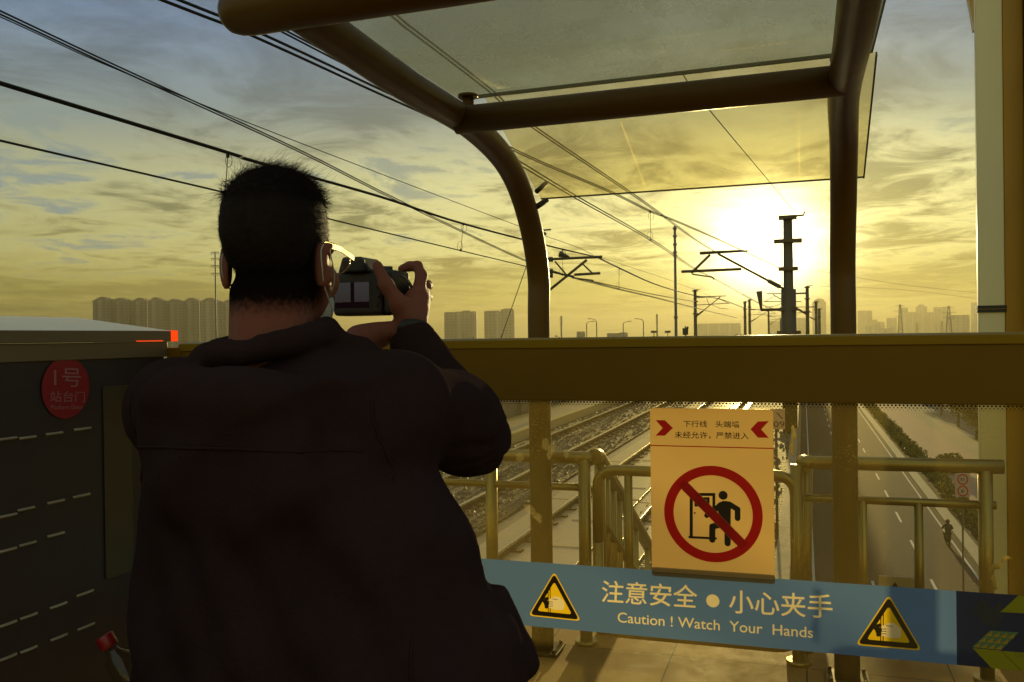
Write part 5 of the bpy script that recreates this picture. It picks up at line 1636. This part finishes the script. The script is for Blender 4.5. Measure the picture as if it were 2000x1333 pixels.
def cb(lo, hi): return (tuple(c0[i] + lo[i] for i in range(3)), tuple(c0[i] + hi[i] for i in range(3)))


b = MB(); b.lohi(*cb((-.068, -.030, -.050), (.036, .028, .032))); b.lohi(*cb((.036, -.028, -.050), (.060, .045, .034))); b.build('camera_body', m_cam, cm, bev=.008, seg=3)
b = MB(); o = c0 + Vector((-.018, 0, 0))
b.prism([o + Vector((-.036, -.034, .030)), o + Vector((-.026, -.034, .060)), o + Vector((.012, -.034, .060)), o + Vector((.032, -.034, .036)), o + Vector((.034, -.034, .030))], (0, .075, 0)); b.build('viewfinder_hump', m_cam, cm, bev=.005, seg=3)
b = MB(); b.lohi((o.x - .022, c0.y - .047, c0.z + .030), (o.x + .022, c0.y - .030, c0.z + .056)); b.build('eyepiece', m_dark, cm, bev=.005, seg=3)
b = MB(); b.tube([c0 + Vector((.030, .0, .030)), c0 + Vector((.030, 0, .042))], .013, 20); b.build('mode_dial', m_cam, cm, bev=.001)
b = MB(); ly = [(.028, .036), (.05, .036), (.052, .034), (.085, .034), (.087, .039), (.118, .039), (.120, .036), (.135, .036)]
b.tube([c0 + Vector((-.016, y, -.006)) for y, r in ly], [r for y, r in ly], 32); b.build('lens_barrel', m_cam, cm)
b = MB(); b.flat([c0 + Vector((-.016 + .033 * math.cos(a), .1353, -.006 + .033 * math.sin(a))) for a in [i * 2 * math.pi / 32 for i in range(32)]]); b.build('front_glass', mat('lens_glass', (.01, .01, .02), .03, 0, .0, spec=1.0), cm)
sc = MB(); sx0, sx1, sz0, sz1 = -.062, .010, -.036, .012; ys = -.0312
sc.lohi((c0.x + sx0 - .004, c0.y + ys + .0004, c0.z + sz0 - .004), (c0.x + sx1 + .004, c0.y - .0295, c0.z + sz1 + .004)); frame = sc.build('rear_screen', m_dark, cm, bev=.001)


def screen_mat():
    m = bpy.data.materials.new('screen_image'); m.use_nodes = True
    t_ = m.node_tree; t_.nodes.clear(); b = NB(t_)
    s = b.n('ShaderNodeSeparateXYZ', i_0=b.n('ShaderNodeTexCoord').outputs['Generated'])
    sky_ = b.mix(b.smooth(s.outputs[2], .2, 1.0), (.17, .14, .12), (.20, .19, .18))
    land = b.m('LESS_THAN', s.outputs[2], b.m('ADD', .20, b.m('MULTIPLY', b.noise(s.outputs[0], 9, 5), .08)))
    post = b.m('LESS_THAN', b.m('ABSOLUTE', b.m('SUBTRACT', s.outputs[0], .52)), .055)
    c = b.mix(b.m('MAXIMUM', land, post), sky_, (.03, .012, .015))
    e = b.n('ShaderNodeEmission', i_0=c); e.inputs[1].default_value = .13
    o = b.n('ShaderNodeOutputMaterial'); t_.links.new(e.outputs[0], o.inputs[0]); return m


sc = MB(); y = c0.y + ys
sc.flat([(c0.x + sx0, y, c0.z + sz0), (c0.x + sx1, y, c0.z + sz0), (c0.x + sx1, y, c0.z + sz1), (c0.x + sx0, y, c0.z + sz1)])
im = sc.build('screen_image', screen_mat(), None); im.parent = frame; im.location = -world_loc(frame)
for k, (x, z) in enumerate(((.024, .004), (.024, -.010), (.024, -.030), (.034, .022))):
    b = MB(); b.tube([c0 + Vector((x, -.0295, z)), c0 + Vector((x, -.0325, z))], .0045 if k != 1 else .009, 14); b.build('button', m_dark, cm)
b = MB(); P = spline([c0 + Vector((.062, .0, .024)), c0 + Vector((.076, .0, .012)), c0 + Vector((.092, .0, -.02)), c0 + Vector((.096, -.01, -.05)), c0 + Vector((.092, .0, -.075))], 6)
for p0, p1 in zip(P[:-1], P[1:]): b.bar(p0, p1, .012, .003)
b.build('wrist_strap', m_dark, cm)

# ------------------------------------------------------------------ bottle in the bag pocket at his left side
q = on(208, 1252, D=1.45); q2 = on(246, 1312, D=1.45)
bt = thing('plastic_bottle', 'small clear plastic bottle with a red cap tilted at the lower left', 'bottle', q2)
d = (q2 - q).normalized(); b = MB(); L = .11
b.tube([q + d * .012, q + d * .022, q + d * .035, q + d * L, q + d * (L + .006)], [.010, .011, .022, .024, .018], 18); b.build('bottle_wall', glass('clear_plastic', (.90, .88, .80), .8, .02), bt)
b = MB(); b.tube([q - d * .010, q + d * .012], .0145, 20); b.build('cap', mat('red_cap', (.22, .005, .008), .4), bt, bev=.002)
bp = MB(); cpt = q2 + d * .13
bp.lohi((cpt.x - .07, cpt.y - .035, cpt.z - .32), (cpt.x + .07, cpt.y + .035, cpt.z + .03))
bp.build('side_bag', mat('bag_cloth', (.016, .014, .016), .9, bump=.3, bscale=200), None, bev=.02)
o = bpy.data.objects['side_bag']; tag(o, 'dark cloth bag at the lower left with a bottle in its top', 'bag')
q0 = bpy.data.objects['side_bag']

# ------------------------------------------------------------------ scooter rider on the road
rp = on(1851, 1066, Z=RZ); rx_, ry_ = rp.x, rp.y
sc_t = thing('motor_scooter', 'small dark motor scooter ridden along the kerb on the road below', 'scooter', (rx_, ry_, RZ))
def L3(x, y, z): return Vector((rx_ + x, ry_ + y, RZ + z))
m_sc = mat('scooter_paint', (.05, .045, .05), .4)
for yy in (-.62, .62):
    b = MB(); n = 18; b.tube([L3(0, yy + .2 * math.cos(a), .25 + .2 * math.sin(a)) for a in [i * 2 * math.pi / n for i in range(n + 1)]], .05, 8); b.tube([L3(-.04, yy, .25), L3(.04, yy, .25)], .09, 10); b.build('wheel', m_dark, sc_t)
b = MB(); b.tube([L3(0, -.7, .55), L3(0, -.4, .6), L3(0, -.05, .5)], [.12, .17, .13], 10); b.lohi(L3(-.14, -.1, .28), L3(.14, .4, .36)); b.tube([L3(0, .42, .35), L3(0, .48, .8), L3(0, .42, 1.0)], [.17, .14, .08], 10); b.build('scooter_body', m_sc, sc_t)
b = MB(); b.tube([L3(-.3, .36, 1.02), L3(.3, .36, 1.02)], .02, 8); b.build('handlebar', m_dark, sc_t)
b = MB(); b.box(L3(0, -.35, .76), (.26, .6, .08)); b.build('saddle', m_dark, sc_t, bev=.02)
P_ = SDF((-.45, -.65, .1), (.45, .6, 1.75), .025)
P_.chain([(0, -.3, .85), (0, -.22, 1.1), (0, -.15, 1.32)], [.16, .17, .17], .08); P_.cap((-.17, -.15, 1.33), (.17, -.15, 1.33), .09, .09, .06)
P_.cap((0, -.12, 1.4), (0, -.1, 1.5), .06, .06, .03); P_.ell((0, -.08, 1.58), (.11, .13, .14), .03)
for s in (-1, 1):
    P_.chain([(s * .2, -.13, 1.32), (s * .3, .08, 1.12), (s * .26, .34, 1.04)], [.07, .06, .045], .04)
    P_.chain([(s * .1, -.3, .84), (s * .17, .12, .80), (s * .13, .16, .42), (s * .13, .28, .38)], [.11, .085, .06, .05], .04)
V, Q = P_.mesh(); rd = np_mesh('person', V, Q, mat('rider_clothes', (.035, .03, .032), .8)); rd.location = (rx_, ry_, RZ)
tag(rd, 'rider in dark clothes and helmet seated on the scooter on the road below', 'person')
Hh = SDF((-.2, -.28, 1.4), (.2, .12, 1.8), .025); Hh.ell((0, -.085, 1.60), (.135, .155, .15), .02)
V, Q = Hh.mesh(); np_mesh('helmet', V, Q, mat('helmet_paint', (.10, .03, .03), .3), rd)
